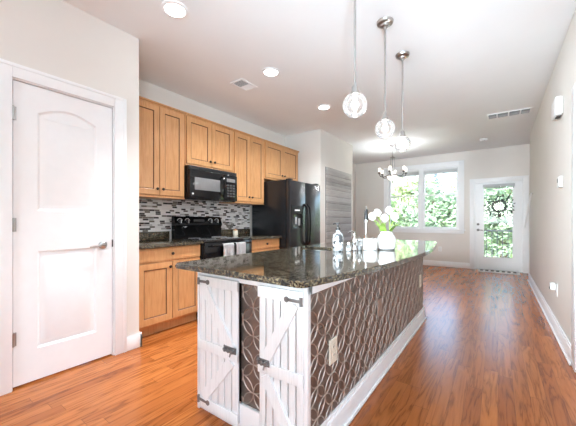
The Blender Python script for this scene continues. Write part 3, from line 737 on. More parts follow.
# ------------------------------------------------------------------ island
IX0, IX1, IY0, IY1, IZ = -1.46, -0.695, 1.145, 3.62, 0.848
isl = thing('kitchen_island', 'kitchen island with pressed tin sides and white barn doors', 'kitchen island', ((IX0 + IX1) / 2, (IY0 + IY1) / 2, 0))
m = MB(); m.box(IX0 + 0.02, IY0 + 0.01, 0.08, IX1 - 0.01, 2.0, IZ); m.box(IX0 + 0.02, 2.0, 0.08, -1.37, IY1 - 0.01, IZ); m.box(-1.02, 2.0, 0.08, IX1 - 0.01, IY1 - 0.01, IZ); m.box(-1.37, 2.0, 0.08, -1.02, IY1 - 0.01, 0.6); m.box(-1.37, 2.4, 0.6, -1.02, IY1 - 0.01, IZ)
m.build('body', 'gapshade', isl)
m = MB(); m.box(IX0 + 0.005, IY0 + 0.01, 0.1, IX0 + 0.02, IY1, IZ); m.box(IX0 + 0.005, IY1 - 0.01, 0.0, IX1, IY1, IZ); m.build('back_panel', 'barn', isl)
def tin_panel(name, fr, a0, b0, a1, b1, parent, seam=None):
    m = MB()
    poly_prism(m, fr, rect(a0, b0, a1, b1), -0.008, 0.0)
    if seam: 
        m.mat(2); sgm = fr.p(a0, seam, 0.0); 
        poly_prism(m, fr, rect(a0, seam - 0.0012, a1, seam + 0.0012), 0.0, 0.0012)
    m.mat(1); g = 0.0745; rr = g; hw, hh = 0.0036, 0.004
    ni = int((a1 - a0) / g) + 3; nj = int((b1 - b0) / g) + 3; nseg = 28
    def arc(ca, cb, r, nseg, w, h):
        ring = []
        for k in range(nseg + 1):
            an = 2 * PI * k / nseg; inside = True; q = []
            for rad, hgt in ((r - w, 0.0), (r, h), (r + w, 0.0)):
                a = ca + rad * math.cos(an); b = cb + rad * math.sin(an)
                if not (a0 < a < a1 and b0 < b < b1): inside = False
                q.append((a, b, hgt))
            ring.append((inside, q))
        prev = None
        for inside, q in ring:
            if not inside: prev = None; continue
            vs = [m.bm.verts.new(fr.p(*x)) for x in q]
            if prev:
                m.face([prev[0], prev[1], vs[1], vs[0]]); m.face([prev[1], prev[2], vs[2], vs[1]])
            prev = vs
    for i in range(-1, ni):
        for j in range(-1, nj):
            ca, cb = a0 + 0.012 + i * g, b0 + 0.01 + j * g
            if (i + j) % 2: arc(ca, cb, rr, nseg, hw, hh)
    return m.build(name, ['tin', 'tinhi', 'slotdark'], parent, angle=80)
FS = Frame((IX1, 0, 0), (0, 1, 0), (0, 0, 1), (1, 0, 0))
tin_panel('tin_side_panel', FS, IY0 - 0.02, 0.1, IY1, 0.84, isl, 0.6)
FI = Frame((0, IY0, 0), (1, 0, 0), (0, 0, 1), (0, -1, 0))
tin_panel('tin_front_panel', FI, -1.128, 0.13, IX1 - 0.01, 0.84, isl)
m = MB(); m.box(IX1, IY0 - 0.01, 0.0, IX1 + 0.02, IY1 + 0.02, 0.115, 0.003); m.box(IX1, IY0 - 0.01, 0.115, IX1 + 0.012, IY1 + 0.012, 0.135, 0.003); m.box(IX1 + 0.02, IY0 - 0.01, 0.0, IX1 + 0.034, IY1 + 0.034, 0.022, 0.006)
m.box(IX0, IY1, 0, IX1 + 0.02, IY1 + 0.02, 0.115, 0.003)
m.box(IX0 - 0.005, IY0 - 0.02, 0.0, IX1 + 0.02, IY0, 0.14, 0.003)
m.build('baseboard', 'white', isl)
m = MB(); m.box(IX1, IY0 - 0.02, 0.785, IX1 + 0.012, IY1, IZ, 0.002); m.box(IX0, IY0 - 0.02, 0.785, IX1 + 0.012, IY0, IZ, 0.002); m.box(IX1 - 0.014, IY0 - 0.03, 0.0, IX1 + 0.004, IY0, IZ, 0.002); m.box(IX0 - 0.004, IY0 - 0.03, 0, IX0 + 0.012, IY0 + 0.03, IZ, 0.002)
m.build('corner_trim', 'white', isl)
def barn_door(x0, x1, z0, z1, label, mirror, hinges):
    yb = IY0 - 0.022
    bd = None
    m = MB(); n = 6; w = (x1 - x0) / n
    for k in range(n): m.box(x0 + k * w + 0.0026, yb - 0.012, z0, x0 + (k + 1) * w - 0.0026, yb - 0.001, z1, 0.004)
    m.mat(1).box(x0 + 0.004, yb - 0.0011, z0 + 0.004, x1 - 0.004, yb, z1 - 0.004)  # dark backing sheet, stands in for shade in the plank gaps
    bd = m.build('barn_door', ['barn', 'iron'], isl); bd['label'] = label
    yf = yb - 0.012; zm = (z0 + z1) / 2 - 0.02
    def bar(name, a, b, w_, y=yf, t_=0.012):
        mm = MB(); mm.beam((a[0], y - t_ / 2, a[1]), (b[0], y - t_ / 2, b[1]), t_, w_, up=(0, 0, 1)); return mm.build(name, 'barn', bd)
    # rails
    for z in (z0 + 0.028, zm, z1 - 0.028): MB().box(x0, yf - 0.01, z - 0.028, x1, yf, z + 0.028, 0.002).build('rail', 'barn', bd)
    tip, far = (x1 - 0.045, x0 + 0.05) if not mirror else (x0 + 0.045, x1 - 0.05)
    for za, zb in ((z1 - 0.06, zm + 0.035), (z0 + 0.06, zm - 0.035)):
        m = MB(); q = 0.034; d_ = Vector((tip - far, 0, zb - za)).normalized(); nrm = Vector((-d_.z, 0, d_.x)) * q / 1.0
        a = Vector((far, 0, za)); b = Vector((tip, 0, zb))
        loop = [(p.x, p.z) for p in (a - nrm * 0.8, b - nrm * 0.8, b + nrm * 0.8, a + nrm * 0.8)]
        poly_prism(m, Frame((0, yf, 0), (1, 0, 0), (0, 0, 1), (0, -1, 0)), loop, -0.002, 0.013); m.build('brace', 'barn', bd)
    for hx, sg, hz in hinges:
        m = MB(); m.box(min(hx, hx + sg * 0.075), yf - 0.014, hz - 0.008, max(hx, hx + sg * 0.075), yf - 0.01, hz + 0.008, 0.002)
        m.lathe([(0.008, -0.02), (0.008, 0.02)], (hx, yf - 0.012, hz), 10)
        m.lathe([(0.014, 0), (0.014, -0.004)], (hx + sg * 0.08, yf - 0.01, hz), 14, 'Y'); m.build('strap_hinge', 'iron', bd)
    xs = x1 if not mirror else x0; sg = -1 if not mirror else 1
    m = MB(); zc = zm + 0.03
    xa, xb = (xs - 0.098, xs - 0.004) if not mirror else (xs - 0.002, xs + 0.078)
    m.box(xa, yf - 0.015, zc - 0.017, xb, yf - 0.01, zc + 0.017, 0.002); m.tube([(xa + 0.006, yf - 0.021, zc), (xb - 0.004, yf - 0.021, zc)], 0.0065, 8)
    for q in (0.2, 0.5, 0.8): m.box(xa + (xb - xa) * q - 0.006, yf - 0.03, zc - 0.011, xa + (xb - xa) * q + 0.006, yf - 0.013, zc + 0.011, 0.002)
    m.tube([((xa + xb) / 2 + 0.02, yf - 0.024, zc), ((xa + xb) / 2 + 0.02, yf - 0.034, zc - 0.026)], 0.004, 6)
    m.build('slide_bolt', 'iron', bd)
barn_door(IX0 + 0.02, -1.118, 0.035, 0.797, 'left whitewashed barn door', False, [(IX0 + 0.028, 1, 0.765), (IX0 + 0.028, 1, 0.075)])
barn_door(-0.974, IX1 - 0.012, 0.035, 0.797, 'right whitewashed barn door', True, [(IX1 - 0.02, -1, 0.755), (IX1 - 0.02, -1, 0.075)])

# island countertop with the bowed bar side and sink cut-out
CZ0, CZ1 = 0.849, 0.878
loop = []
def corner(cx, cy, r, a0, a1, n=6):
    for k in range(n + 1):
        a = math.radians(a0 + (a1 - a0) * k / n); loop.append((cx + r * math.cos(a), cy + r * math.sin(a)))
corner(-1.47, 1.01, 0.03, 180, 270); corner(-0.665, 1.02, 0.045, 270, 352)
for k in range(1, 24):
    y = 1.06 + (3.6 - 1.06) * k / 24
    x = -0.452 - 0.0816 * (y - 2.45) ** 2 if y < 2.45 else -0.452 - 0.075 * (y - 2.45) ** 2
    loop.append((x, y))
corner(-0.675, 3.69, 0.11, 8, 90, 8); corner(-1.47, 3.77, 0.03, 90, 180)
SX0, SX1, SY0, SY1 = -1.36, -1.08, 2.06, 2.33
hole = []
for cx, cy, a in ((SX1 - 0.03, SY0 + 0.03, 270), (SX1 - 0.03, SY1 - 0.03, 0), (SX0 + 0.03, SY1 - 0.03, 90), (SX0 + 0.03, SY0 + 0.03, 180)):
    for k in range(5):
        b = math.radians(a + 90 * k / 4); hole.append((cx + 0.03 * math.cos(b), cy + 0.03 * math.sin(b)))
ict = MB(); FT = Frame((0, 0, 0), (1, 0, 0), (0, 1, 0), (0, 0, 1))
bm_loop2 = inset(loop, 0.004)
poly_prism(ict, FT, loop, CZ0, CZ1 - 0.004, [hole])
# eased top edge
r1 = [ict.bm.verts.new((a, b, CZ1 - 0.004)) for a, b in loop]; r2 = [ict.bm.verts.new((a, b, CZ1)) for a, b in bm_loop2]
for k in range(len(r1)): ict.face([r1[k], r1[(k + 1) % len(r1)], r2[(k + 1) % len(r2)], r2[k]])
rh = [ict.bm.verts.new((a, b, CZ1)) for a, b in hole]; rh0 = [ict.bm.verts.new((a, b, CZ1 - 0.004)) for a, b in hole]
es = []
for r_ in (r2, rh):
    for k in range(len(r_)): es.append(ict.bm.edges.get((r_[k], r_[(k + 1) % len(r_)])) or ict.bm.edges.new((r_[k], r_[(k + 1) % len(r_)])))
bmesh.ops.triangle_fill(ict.bm, use_beauty=True, use_dissolve=False, edges=es)
for k in range(len(rh)): ict.face([rh[k], rh[(k + 1) % len(rh)], rh0[(k + 1) % len(rh)], rh0[k]])
o = ict.build('island_countertop', 'granite', angle=30)
tag(recenter(o, (-1.0, 2.4, CZ0)), 'polished dark speckled granite countertop with bowed edge on the island', 'countertop')
sk = MB(); hb = inset(hole, 0.012)
ra = [sk.bm.verts.new((a, b, CZ0 - 0.001)) for a, b in inset(hole, -0.015)]; rb = [sk.bm.verts.new((a, b, CZ0 - 0.001)) for a, b in hole]
rc = [sk.bm.verts.new((a, b, CZ0 - 0.17)) for a, b in hb]; rd = [sk.bm.verts.new((a, b, CZ0 - 0.18)) for a, b in inset(hole, 0.03)]
for p, q in ((ra, rb), (rb, rc), (rc, rd)):
    for k in range(len(p)): sk.face([p[k], p[(k + 1) % len(p)], q[(k + 1) % len(q)], q[k]])
sk.face(rd)
snk = thing('sink', 'undermount steel sink bowl let into the island countertop', 'sink', (-1.22, 2.19, 0.67))
sk.build('bowl', 'sinksteel', snk)
m = MB(); m.lathe([(0.04, 0), (0.04, 0.003), (0.03, 0.003)], (-1.22, 2.19, CZ0 - 0.179), 20); m.build('drain', 'chrome', snk)

# faucet
t = thing('faucet', 'tall chrome pull-down faucet standing on the island behind the canister', 'faucet', (-1.0, 2.64, CZ1))
b0 = Vector((-1.0, 2.64, CZ1)); dv = Vector((0.07, -0.17, 0)).normalized()
m = MB(); m.lathe([(0.028, 0), (0.028, 0.006), (0.019, 0.012), (0.017, 0.09), (0.013, 0.1)], b0, 20); m.build('base', 'chrome', t)
pts = [b0 + Vector((0, 0, 0.09)), b0 + Vector((0, 0, 0.27))] + [b0 + dv * (0.085 - 0.085 * math.cos(PI * k / 10)) + Vector((0, 0, 0.285 + 0.078 * math.sin(PI * k / 10))) for k in range(11)] 
m = MB(); m.tube(pts, 0.0085, 12); m.build('gooseneck', 'chrome', t)
e = b0 + dv * 0.17
m = MB(); m.tube([e + Vector((0, 0, 0.335)) - dv * 0.012, e + Vector((0, 0, 0.3)), e + Vector((0, 0, 0.245))], 0.014, 12, [0.013, 0.016, 0.018]); sp = m.build('spray_head', 'blackmat', t)
m = MB(); m.tube([e + Vector((0, 0, 0.246)), e + Vector((0, 0, 0.222))], 0.017, 12, [0.016, 0.018]); m.build('nozzle', 'chrome', sp)
m = MB(); m.tube([b0 + Vector((0.015, 0.008, 0.06)), b0 + Vector((0.075, 0.03, 0.085))], 0.006, 8); m.build('lever', 'chrome', t)

# soap bottle
def at(u, v, z=CZ1):
    k = (u - 288) / 293.644; sn, cs = math.sin(YAW), math.cos(YAW); tt = (z - 1.12) * 293.644 / (220.34 - v)
    return Vector(((-sn + k * cs) * tt, (cs + k * sn) * tt, z))
p = at(338, 251.3)
t = thing('soap_bottle', 'clear patterned soap bottle with black pump on the island', 'bottle', p)
m = MB(); m.lathe([(0.036, 0), (0.041, 0.004), (0.042, 0.1), (0.04, 0.125), (0.028, 0.142), (0.016, 0.15), (0.016, 0.165)], p, 28); m.build('bottle', 'bottle', t)
m = MB(); m.lathe([(0.018, 0.165), (0.018, 0.185), (0.007, 0.188), (0.006, 0.21), (0.012, 0.212), (0.012, 0.222), (0, 0.223)], p, 18)
m.tube([p + Vector((0, 0, 0.217)), p + Vector((-0.02, -0.014, 0.217)), p + Vector((-0.032, -0.022, 0.211))], 0.005, 8); m.build('pump', 'rubber', t)
# small shiny bottles
p = at(348.5, 251)
t = thing('shaker', 'short glass shaker with silver cap beside the soap bottle on the island', 'shaker', p)
m = MB(); m.lathe([(0.017, 0), (0.02, 0.004), (0.02, 0.03), (0.013, 0.04), (0.012, 0.048)], p, 20); m.build('glass_body', 'clear', t)
m = MB(); m.lathe([(0.014, 0.002), (0.017, 0.006), (0.017, 0.02), (0.0, 0.021)], p, 16); m.build('contents', 'ceramic', t)
m = MB(); m.lathe([(0.014, 0.048), (0.015, 0.052), (0.013, 0.064), (0.006, 0.07), (0, 0.071)], p, 20); m.build('cap', 'chrome', t)
p = at(354.2, 250.4)
t = thing('soap_dispenser', 'tall chrome soap dispenser with curved spout on the island', 'dispenser', p)
m = MB(); m.lathe([(0.02, 0), (0.022, 0.004), (0.014, 0.03), (0.022, 0.06), (0.024, 0.085), (0.014, 0.108), (0.01, 0.118)], p, 24); m.build('body', 'chrome', t)
m = MB(); m.lathe([(0.012, 0.118), (0.012, 0.128), (0.005, 0.13), (0.005, 0.145)], p, 14); m.tube([p + Vector((0, 0, 0.143)), p + Vector((-0.012, -0.01, 0.155)), p + Vector((-0.03, -0.02, 0.152)), p + Vector((-0.038, -0.026, 0.14))], 0.005, 8); m.build('spout', 'chrome', t)
p = at(359.3, 250)
t = thing('glass_jar', 'glass jar with silver band left of the white crock on the island', 'jar', p)
m = MB(); m.lathe([(0.02, 0), (0.023, 0.004), (0.023, 0.05), (0.018, 0.062), (0.018, 0.07)], p, 22); m.build('glass_body', 'clear', t)
m = MB(); m.lathe([(0.018, 0.002), (0.0205, 0.006), (0.0205, 0.034), (0, 0.035)], p, 18); m.build('contents', 'iron', t)
m = MB(); m.lathe([(0.02, 0.07), (0.021, 0.074), (0.021, 0.09), (0.012, 0.096), (0.004, 0.1), (0.007, 0.108), (0, 0.114)], p, 22); m.build('lid', 'chrome', t)
p = at(370, 250)
t = thing('crock', 'low white ceramic crock left of the tulip vase on the island', 'crock', p)
m = MB(); m.lathe([(0.05, 0), (0.055, 0.004), (0.058, 0.04), (0.058, 0.074), (0.061, 0.077), (0.061, 0.084)], p, 36); m.build('bowl', 'ceramic', t)
m = MB(); m.lathe([(0.06, 0.0845), (0.06, 0.089), (0.05, 0.093), (0.0, 0.095)], p, 36); m.build('lid', 'ceramic', t)
# vase + tulips
pv = at(386.5, 249.6)
t = thing('vase', 'white ceramic pitcher vase holding white tulips on the island', 'vase', pv)
m = MB(); m.lathe([(0.055, 0), (0.064, 0.004), (0.071, 0.03), (0.074, 0.07), (0.07, 0.1), (0.056, 0.125), (0.047, 0.134), (0.047, 0.146), (0.051, 0.15), (0.045, 0.151), (0.042, 0.14), (0.042, 0.02), (0.0, 0.018)], pv, 40, cap=False); m.build('body', 'ceramic', t)
m = MB(); m.lathe([(0.0645, 0.0045), (0.0665, 0.009), (0.0665, 0.012), (0.065, 0.012)], pv, 40, cap=False); m.build('foot_reflection', 'iron', t)  # dark ring painted for the reflecting line where vase meets counter
rv = Vector((math.cos(YAW), math.sin(YAW), 0)); fv = Vector((-math.sin(YAW), math.cos(YAW), 0))
sc_ = 2.5 / 293.644
def tulip(u, v, back, label, seed):
    rnd = random.Random(seed)
    head = Vector((pv.x, pv.y, 0)) + rv * ((u - 386.5) * sc_) + fv * back; head.z = 1.12 + (220.34 - v) * sc_
    root = pv + Vector((rnd.uniform(-0.012, 0.012), rnd.uniform(-0.012, 0.012), 0.03))
    neck = pv + (rv * ((u - 386.5) * sc_) + fv * back).normalized() * 0.026 + Vector((0, 0, 0.15))
    t = thing('tulip', label, 'flower', neck, 'white tulips in the vase')
    mid = (neck + head) / 2 + Vector((0, 0, 0.012))
    m = MB(); m.tube([root, neck, mid, head + Vector((0, 0, -0.024))], 0.004, 8); m.build('stem', 'stem', t)
    ax = (head - mid).normalized(); ax = (ax + Vector((0, 0, 0.8))).normalized(); rot = Vector((0, 0, 1)).rotation_difference(ax).to_matrix().to_4x4()
    m = MB(); b2 = bmesh.new()
    for layer, off, sc in ((0, 0, 0.88), (1, PI / 3, 1.0)):
        for k in range(3):
            a0 = off + k * 2 * PI / 3; rows = []
            for i in range(7):
                s_ = i / 6; z = -0.03 + 0.066 * s_; rr = (0.033 * math.sin(PI * (0.12 + 0.78 * s_)) ) * sc; hwid = 1.12 * math.sin(PI * min(0.97, 0.2 + 0.76 * s_)) ** 0.7
                rows.append([b2.verts.new((rr * math.cos(a0 + hwid * q), rr * math.sin(a0 + hwid * q), z + 0.004 * (1 - abs(q)) * s_)) for q in (-1, -0.5, 0, 0.5, 1)])
            for i in range(6):
                for j in range(4): b2.faces.new((rows[i][j], rows[i][j + 1], rows[i + 1][j + 1], rows[i + 1][j]))
    bmesh.ops.create_uvsphere(b2, u_segments=10, v_segments=6, radius=0.02)
    m.add(b2, Matrix.Translation(head) @ rot); m.build('bloom', 'petal', t, angle=80)
    # leaf
    for lf in range(2):
     m = MB(); sd = (rv * (1 if u > 384 else -1) * rnd.uniform(0.2, 0.75) + fv * rnd.uniform(-0.6, 0.6)).normalized(); L = rnd.uniform(0.11, 0.16); wv = Vector((0, 0, 1)).cross(sd)
     rows = []
     for i in range(8):
        s_ = i / 7; c = neck + sd * (L * 0.55 * s_ ** 1.3) + Vector((0, 0, -0.02 + L * 0.8 * s_ - 0.03 * s_ ** 3)); w_ = 0.022 * math.sin(PI * (0.15 + 0.84 * s_))
        rows.append([m.bm.verts.new(c - wv * w_), m.bm.verts.new(c - sd * w_ * 0.5), m.bm.verts.new(c + wv * w_)])
     for i in range(7):
        for j in range(2): m.face([rows[i][j], rows[i][j + 1], rows[i + 1][j + 1], rows[i + 1][j]])
     m.build('leaf', 'stem', t, angle=80)
for i, (u, v, bk, lb) in enumerate([(372.8, 217, 0.0, 'white tulip drooping furthest left in the vase'), (379, 213.5, 0.035, 'white tulip second from left at the back of the vase'),
        (383.5, 218.6, -0.035, 'white tulip at the low front middle of the vase'), (389.3, 211.2, 0.0, 'white tulip standing highest in the vase'),
        (394, 217.2, -0.01, 'white tulip furthest right in the vase')]): tulip(u, v, bk, lb, i + 3)

# outlets
def outlet_plate(name, label, fr, a, b, w, h, mat='ivory', sockets=True, cat='outlet', grp=None, t_=0.006):
    o = fr.p(a, b, 0); t = thing(name, label, cat, o, grp)
    m = MB(); panel_slab(m, fr2 := Frame(fr.p(0, 0, t_), fr.A, fr.B, fr.N), rect(a - w / 2, b - h / 2, a + w / 2, b + h / 2), t_, [rect(a - w / 2 + 0.004, b - h / 2 + 0.004, a + w / 2 - 0.004, b + h / 2 - 0.004)], [(0.002, 0.0015)])
    m.build('plate', mat, t)
    if sockets:
        for s_ in (-1, 1):
            m = MB(); cb = b + s_ * h * 0.17
            poly_prism(m, fr, rect(a - w * 0.22, cb - h * 0.11, a + w * 0.22, cb + h * 0.11), t_, t_ + 0.003)
            m.mat(1)
            for q in (-0.08, 0.08): poly_prism(m, fr, rect(a + w * q - 0.0015, cb - 0.004, a + w * q + 0.0015, cb + 0.006), t_ + 0.003, t_ + 0.0034)
            m.build('socket', [mat, 'slotdark'], t)
    return t
FS2 = Frame((IX1 + 0.0035, 0, 0), (0, 1, 0), (0, 0, 1), (1, 0, 0))
outlet_plate('outlet', 'cream outlet plate low on the near end of the tin island side', FS2, 1.362, 0.452, 0.085, 0.125, grp='outlets on the island side')
outlet_plate('outlet', 'cream outlet plate at the far end of the tin island side', FS2, 3.44, 0.46, 0.085, 0.13, grp='outlets on the island side')
outlet_plate('cover_plate', 'tin-coloured blank cover plate midway along the island side', FS2, 2.09, 0.5, 0.09, 0.125, 'tinhi', False, 'cover plate')
outlet_plate('outlet', 'white wall outlet under the far window', Frame((0, YF, 0), (1, 0, 0), (0, 0, 1), (0, -1, 0)), -1.15, 0.42, 0.075, 0.12, 'plastic')
FR = Frame((XR, 0, 0), (0, 1, 0), (0, 0, 1), (-1, 0, 0))
outlet_plate('outlet', 'white outlet plate low on the right wall behind the plug-in device', FR, 3.93, 0.43, 0.08, 0.125, 'plastic')
t = thing('plug_in_device', 'white plug-in device in the outlet low on the right wall', 'device', (XR - 0.01, 3.94, 0.46))
m = MB(); m.box(XR - 0.055, 3.90, 0.425, XR - 0.011, 3.985, 0.495, 0.01); m.build('body', 'plastic', t)
m = MB(); m.lathe([(0.012, 0), (0.012, -0.004)], (XR - 0.055, 3.94, 0.44), 12, 'X'); m.build('button', 'slotdark', t)
t = thing('wall_chime', 'white rounded plastic box mounted high on the right wall', 'door chime', (XR, 3.68, 2.15)); t['kind'] = 'thing'
m = MB(); m.box(XR - 0.06, 3.57, 2.075, XR, 3.80, 2.245, 0.02); m.build('housing', 'plastic', t)
m = MB(); m.box(XR - 0.045, 3.6, 2.068, XR - 0.012, 3.7, 2.076, 0.002); m.build('sound_slot', 'slotdark', t)
t = thing('thermostat', 'small white thermostat at mid height on the right wall', 'thermostat', (XR, 3.66, 1.47))
m = MB(); m.box(XR - 0.03, 3.6, 1.42, XR, 3.72, 1.525, 0.008); m.build('housing', 'plastic', t)
MB().box(XR - 0.0315, 3.63, 1.468, XR - 0.0295, 3.69, 1.505).build('screen', 'ventgrey', t)
t = thing('wall_rod', 'slim white rod hanging aslant at the far end of the right wall', 'rod', (XR, 6.5, 1.55)); t['kind'] = 'thing'
m = MB(); m.tube([(XR - 0.025, 6.36, 1.575), (XR - 0.045, 6.7, 1.3), (XR - 0.075, 6.98, 0.99)], 0.013, 8); m.build('shaft', 'plastic', t)
m = MB(); m.tube([(XR, 6.4, 1.57), (XR - 0.03, 6.4, 1.545), (XR - 0.045, 6.4, 1.57)], 0.006, 8); m.build('hook', 'steel', t)

# wreath and mat
t = thing('wreath', 'grey-green leafy twig wreath hanging on the glazed far door', 'wreath', (0.02, YF - 0.03, 1.42))
rnd = random.Random(11); c = Vector((0.02, YF - 0.045, 1.43)); m = MB()
for q in range(4):
    pts = []
    for k in range(28):
        a = 2 * PI * k / 28; r_ = 0.125 + 0.012 * math.sin(3 * a + q * 1.7); pts.append(c + Vector((r_ * math.cos(a), 0.01 * math.cos(5 * a + q), r_ * math.sin(a) * 0.9)))
    m.tube(pts, 0.007, 6, closed=True)
m.build('twig_ring', 'twig', t)
m = MB()
for k in range(130):
    a = rnd.uniform(0, 2 * PI); r_ = rnd.uniform(0.14, 0.27) if rnd.random() < 0.75 else rnd.uniform(0.1, 0.14)
    p = c + Vector((r_ * math.cos(a), rnd.uniform(-0.02, 0.01), r_ * math.sin(a) * 0.95)); d_ = Vector((math.cos(a + rnd.uniform(-1, 1)), rnd.uniform(-0.3, 0.3), math.sin(a + rnd.uniform(-1, 1)))).normalized()
    w = d_.cross(Vector((0, 1, 0))).normalized(); l = rnd.uniform(0.02, 0.038)
    m.face([m.bm.verts.new(p + v_) for v_ in (-d_ * l, w * l * 0.42 + Vector((0, 0.004, 0)), d_ * l, -w * l * 0.42)])
m.build('leaves', 'wreath', t, smooth=False)
m = MB(); m.box(-0.012, YF - 0.05, 1.19, 0.062, YF - 0.035, 1.255, 0.006); m.tube([(0.025, YF - 0.042, 1.25), (0.025, YF - 0.042, 1.32)], 0.004, 6); m.build('hanging_tag', 'twig', t)
m = MB(); m.tube([c + Vector((0, 0.012, 0.12)), (0.02, YF - 0.03, 1.87)], 0.003, 6); m.build('hanging_cord', 'twig', t)
t = thing('doormat', 'cream doormat with dark square checks in front of the far door', 'doormat', (0, 7.8, 0.0))
m = MB(); m.box(-0.36, 7.63, 0.001, 0.37, 7.95, 0.011, 0.003)
m.mat(1)
for k in range(7): m.box(-0.325 + k * 0.098, 7.76, 0.0105, -0.27 + k * 0.098, 7.93, 0.0122)
m.build('mat', ['matw', 'matd'], t)

# ------------------------------------------------------------------ ceiling things
def copies(root, locs, labels):
    for l, lb in zip(locs, labels):
        c = copy_tree(root); c.location = l; c['label'] = lb
        for ch in c.children:
            if ch.type == 'LIGHT' and ch.data.type == 'AREA': ch.data = ch.data.copy(); ch.data.energy = 11; ch.data.spread = math.radians(130)
L0 = [(-2.006, 1.322, H), (-2.004, 2.485, H), (-2.01, 3.69, H)]
t = thing('recessed_light', 'round recessed ceiling light nearest the pantry door', 'ceiling light', L0[0], 'recessed ceiling lights')
x, y, z = L0[0]
m = MB(); m.lathe([(0.098, 0), (0.098, -0.006), (0.076, -0.010), (0.074, -0.001)], (x, y, z), 36, cap=False); m.build('trim_ring', 'white', t)
m = MB(); m.lathe([(0.0745, -0.002), (0.06, -0.004), (0.0, -0.0045)], (x, y, z), 36); m.build('lens', 'lens', t)
lamp('downlight', 'AREA', (0, 0, -0.014), 4.5, (0.92, 0.96, 1.0), (0, 0, 0), 0.13, parent=t).data.spread = math.radians(66)
copies(t, L0[1:], ['round recessed ceiling light beside the small square ceiling vent', 'round recessed ceiling light nearest the refrigerator alcove'])

# pendants
PL = [(-0.75, 1.79, H), (-0.745, 2.395, H), (-0.755, 2.97, H)]
t = thing('pendant_light', 'nickel rod pendant with glass globe, nearest over the island', 'pendant light', PL[0], 'globe pendants over the island')
x, y, z = PL[0]; P0 = Vector(PL[0]); gz = 1.862 - H
m = MB(); m.lathe([(0.0, -0.06), (0.012, -0.06), (0.014, -0.045), (0.03, -0.038), (0.034, -0.025), (0.06, -0.018), (0.066, 0.0)], P0, 28); m.build('canopy', 'steel', t)
m = MB(); m.tube([P0 + Vector((0, 0, -0.055)), P0 + Vector((0, 0, gz + 0.13))], 0.008, 10); m.build('rod', 'steel', t)
m = MB(); m.lathe([(0.009, gz + 0.135), (0.014, gz + 0.125), (0.02, gz + 0.115), (0.022, gz + 0.095), (0.032, gz + 0.075), (0.034, gz + 0.066), (0.0, gz + 0.064)], P0, 24); m.build('socket', 'steel', t)
m = MB(); prof = [(0.079 * math.sin(PI * (0.14 + 0.86 * k / 16)), gz + 0.079 * math.cos(PI * (0.14 + 0.86 * k / 16))) for k in range(17)]; m.lathe(prof, P0, 32, cap=False); m.build('globe', 'crackle', t)
m = MB(); m.lathe([(0.010, gz + 0.06), (0.011, gz + 0.035), (0.017, gz + 0.016), (0.02, gz + 0.0), (0.014, gz - 0.018), (0.0, gz - 0.023)], P0, 20); m.build('bulb', 'bulb', t)
lamp('pendant_lamp', 'POINT', (0, 0, gz), 9, (0.9, 0.95, 1.0), size=0.025, parent=t)
copies(t, PL[1:], ['nickel rod pendant with glass globe, middle of the three over the island', 'nickel rod pendant with glass globe, furthest over the island'])

# chandelier
CH = Vector((-1.833, 6.41, H))
t = thing('chandelier', 'nickel chandelier with frosted shades hanging near the far window', 'chandelier', CH)
m = MB(); m.lathe([(0.0, -0.05), (0.015, -0.05), (0.02, -0.035), (0.06, -0.02), (0.065, 0)], CH, 24); m.build('canopy', 'steel', t)
m = MB()
for k in range(9):
    z = H - 0.055 - k * 0.024; q = []
    for i in range(10):
        a = 2 * PI * i / 10; o_ = Vector((0.008 * math.cos(a), 0, 0.015 * math.sin(a))) if k % 2 else Vector((0, 0.008 * math.cos(a), 0.015 * math.sin(a))); q.append(Vector((CH.x, CH.y, z)) + o_)
    m.tube(q, 0.003, 6, closed=True)
m.build('chain', 'steel', t)
m = MB(); m.lathe([(0.0, 2.49), (0.012, 2.488), (0.02, 2.475), (0.05, 2.468), (0.054, 2.455), (0.03, 2.445), (0.0, 2.44)], (CH.x, CH.y, 0), 24)
for k in range(4):
    a = k * PI / 2 + 0.4; pts = [(CH.x + r_ * math.cos(a), CH.y + r_ * math.sin(a), z) for r_, z in ((0.035, 2.45), (0.04, 2.35), (0.045, 2.22), (0.06, 2.13), (0.11, 2.075))]; m.tube(pts, 0.007, 8)
m.lathe([(0.0, 2.06), (0.1, 2.062), (0.118, 2.07), (0.12, 2.085), (0.1, 2.09), (0.02, 2.1), (0.012, 2.44)], (CH.x, CH.y, 0), 24)
m.build('column', 'steel', t)
m = MB(); m.lathe([(0.115, 2.06), (0.105, 2.025), (0.075, 1.985), (0.03, 1.962), (0, 1.958)], (CH.x, CH.y, 0), 28); m.build('bowl_shade', 'alabaster', t)
m = MB(); m.lathe([(0.0, 1.96), (0.016, 1.958), (0.01, 1.945), (0.016, 1.935), (0.0, 1.918)], (CH.x, CH.y, 0), 14); m.build('finial', 'bronze', t)
for k in range(6):
    a = k * PI / 3 + 0.62; ca, sa = math.cos(a), math.sin(a)
    pts = [(CH.x + r_ * ca, CH.y + r_ * sa, z) for r_, z in ((0.1, 2.08), (0.15, 2.055), (0.21, 2.045), (0.26, 2.06), (0.285, 2.1), (0.285, 2.125))]
    m = MB(); m.tube(pts, 0.007, 8); m.lathe([(0.008, 2.118), (0.03, 2.124), (0.034, 2.132), (0.016, 2.138), (0.016, 2.152), (0.0, 2.153)], (CH.x + 0.285 * ca, CH.y + 0.285 * sa, 0), 16); ar = m.build('arm', 'bronze', t)
    m = MB(); m.lathe([(0.012, 2.152), (0.018, 2.165), (0.022, 2.19), (0.02, 2.215), (0.025, 2.232), (0.023, 2.232), (0.0, 2.17)], (CH.x + 0.285 * ca, CH.y + 0.285 * sa, 0), 18); m.build('shade', 'shade', ar)
    lamp('candle_lamp', 'POINT', (0.285 * ca, 0.285 * sa, 2.2 - H), 8.5, (0.9, 0.95, 1.0), size=0.027, parent=t)


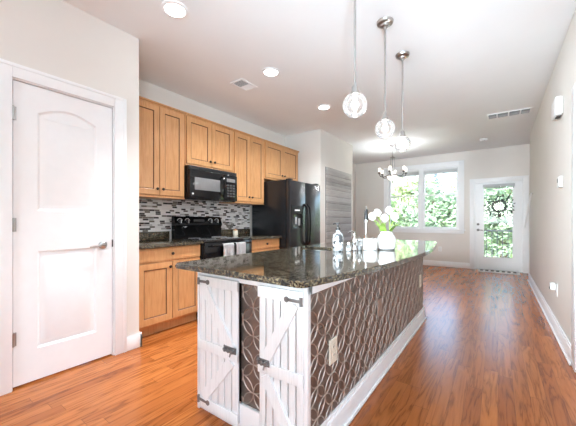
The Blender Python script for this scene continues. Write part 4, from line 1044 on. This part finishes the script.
# vents, smoke detector
def vent(x0, y0, x1, y1, label, n, along, bars, mat='white'):
    t = thing('ceiling_vent', label, 'vent', ((x0 + x1) / 2, (y0 + y1) / 2, H), 'ceiling vents')
    m = MB(); fr = Frame((0, 0, H), (1, 0, 0), (0, 1, 0), (0, 0, -1))
    poly_prism(m, fr, rect(x0, y0, x1, y1), 0, 0.008, [rect(x0 + 0.022, y0 + 0.022, x1 - 0.022, y1 - 0.022)]); m.build('frame', 'white', t, angle=20)
    MB().box(x0 + 0.02, y0 + 0.02, H - 0.0015, x1 - 0.02, y1 - 0.02, H).build('duct_opening', 'ventgrey', t)
    m = MB()
    for k in range(n):
        if along == 'X':
            yy = y0 + 0.03 + (y1 - y0 - 0.06) * k / (n - 1)
            m.beam((x0 + 0.022, yy, H - 0.006), (x1 - 0.022, yy, H - 0.006), 0.009, 0.0015, up=(0, 0.6, 0.8) if yy > (y0 + y1) / 2 else (0, -0.6, 0.8))
        else:
            xx = x0 + 0.03 + (x1 - x0 - 0.06) * k / (n - 1)
            m.beam((xx, y0 + 0.022, H - 0.006), (xx, y1 - 0.022, H - 0.006), 0.009, 0.0015, up=(0.6, 0, 0.8))
    m.build('louvres', mat, t, smooth=False)
    m = MB()
    for b in bars: m.box(b - 0.008, y0 + 0.022, H - 0.011, b + 0.008, y1 - 0.022, H - 0.001)
    if bars: m.build('divider', 'white', t)
    else: m.bm.free()
vent(-2.55, 2.40, -2.36, 2.67, 'small rectangular ceiling vent in front of the upper cabinets', 15, 'X', [])
vent(-0.14, 5.41, 0.40, 5.66, 'long ceiling vent near the right wall, by the far door', 12, 'X', [-0.01, 0.13, 0.27], 'ventgrey')
t = thing('smoke_detector', 'small white round smoke detector on the ceiling near the far wall', 'smoke detector', (-0.233, 6.98, H))
m = MB(); m.lathe([(0.0, -0.035), (0.045, -0.034), (0.058, -0.024), (0.065, -0.005), (0.065, 0)], (-0.233, 6.98, H), 28); m.build('housing', 'plastic', t)
m = MB(); m.lathe([(0.012, -0.036), (0.012, -0.033)], (-0.213, 6.96, H), 12); m.build('test_button', 'ventgrey', t)
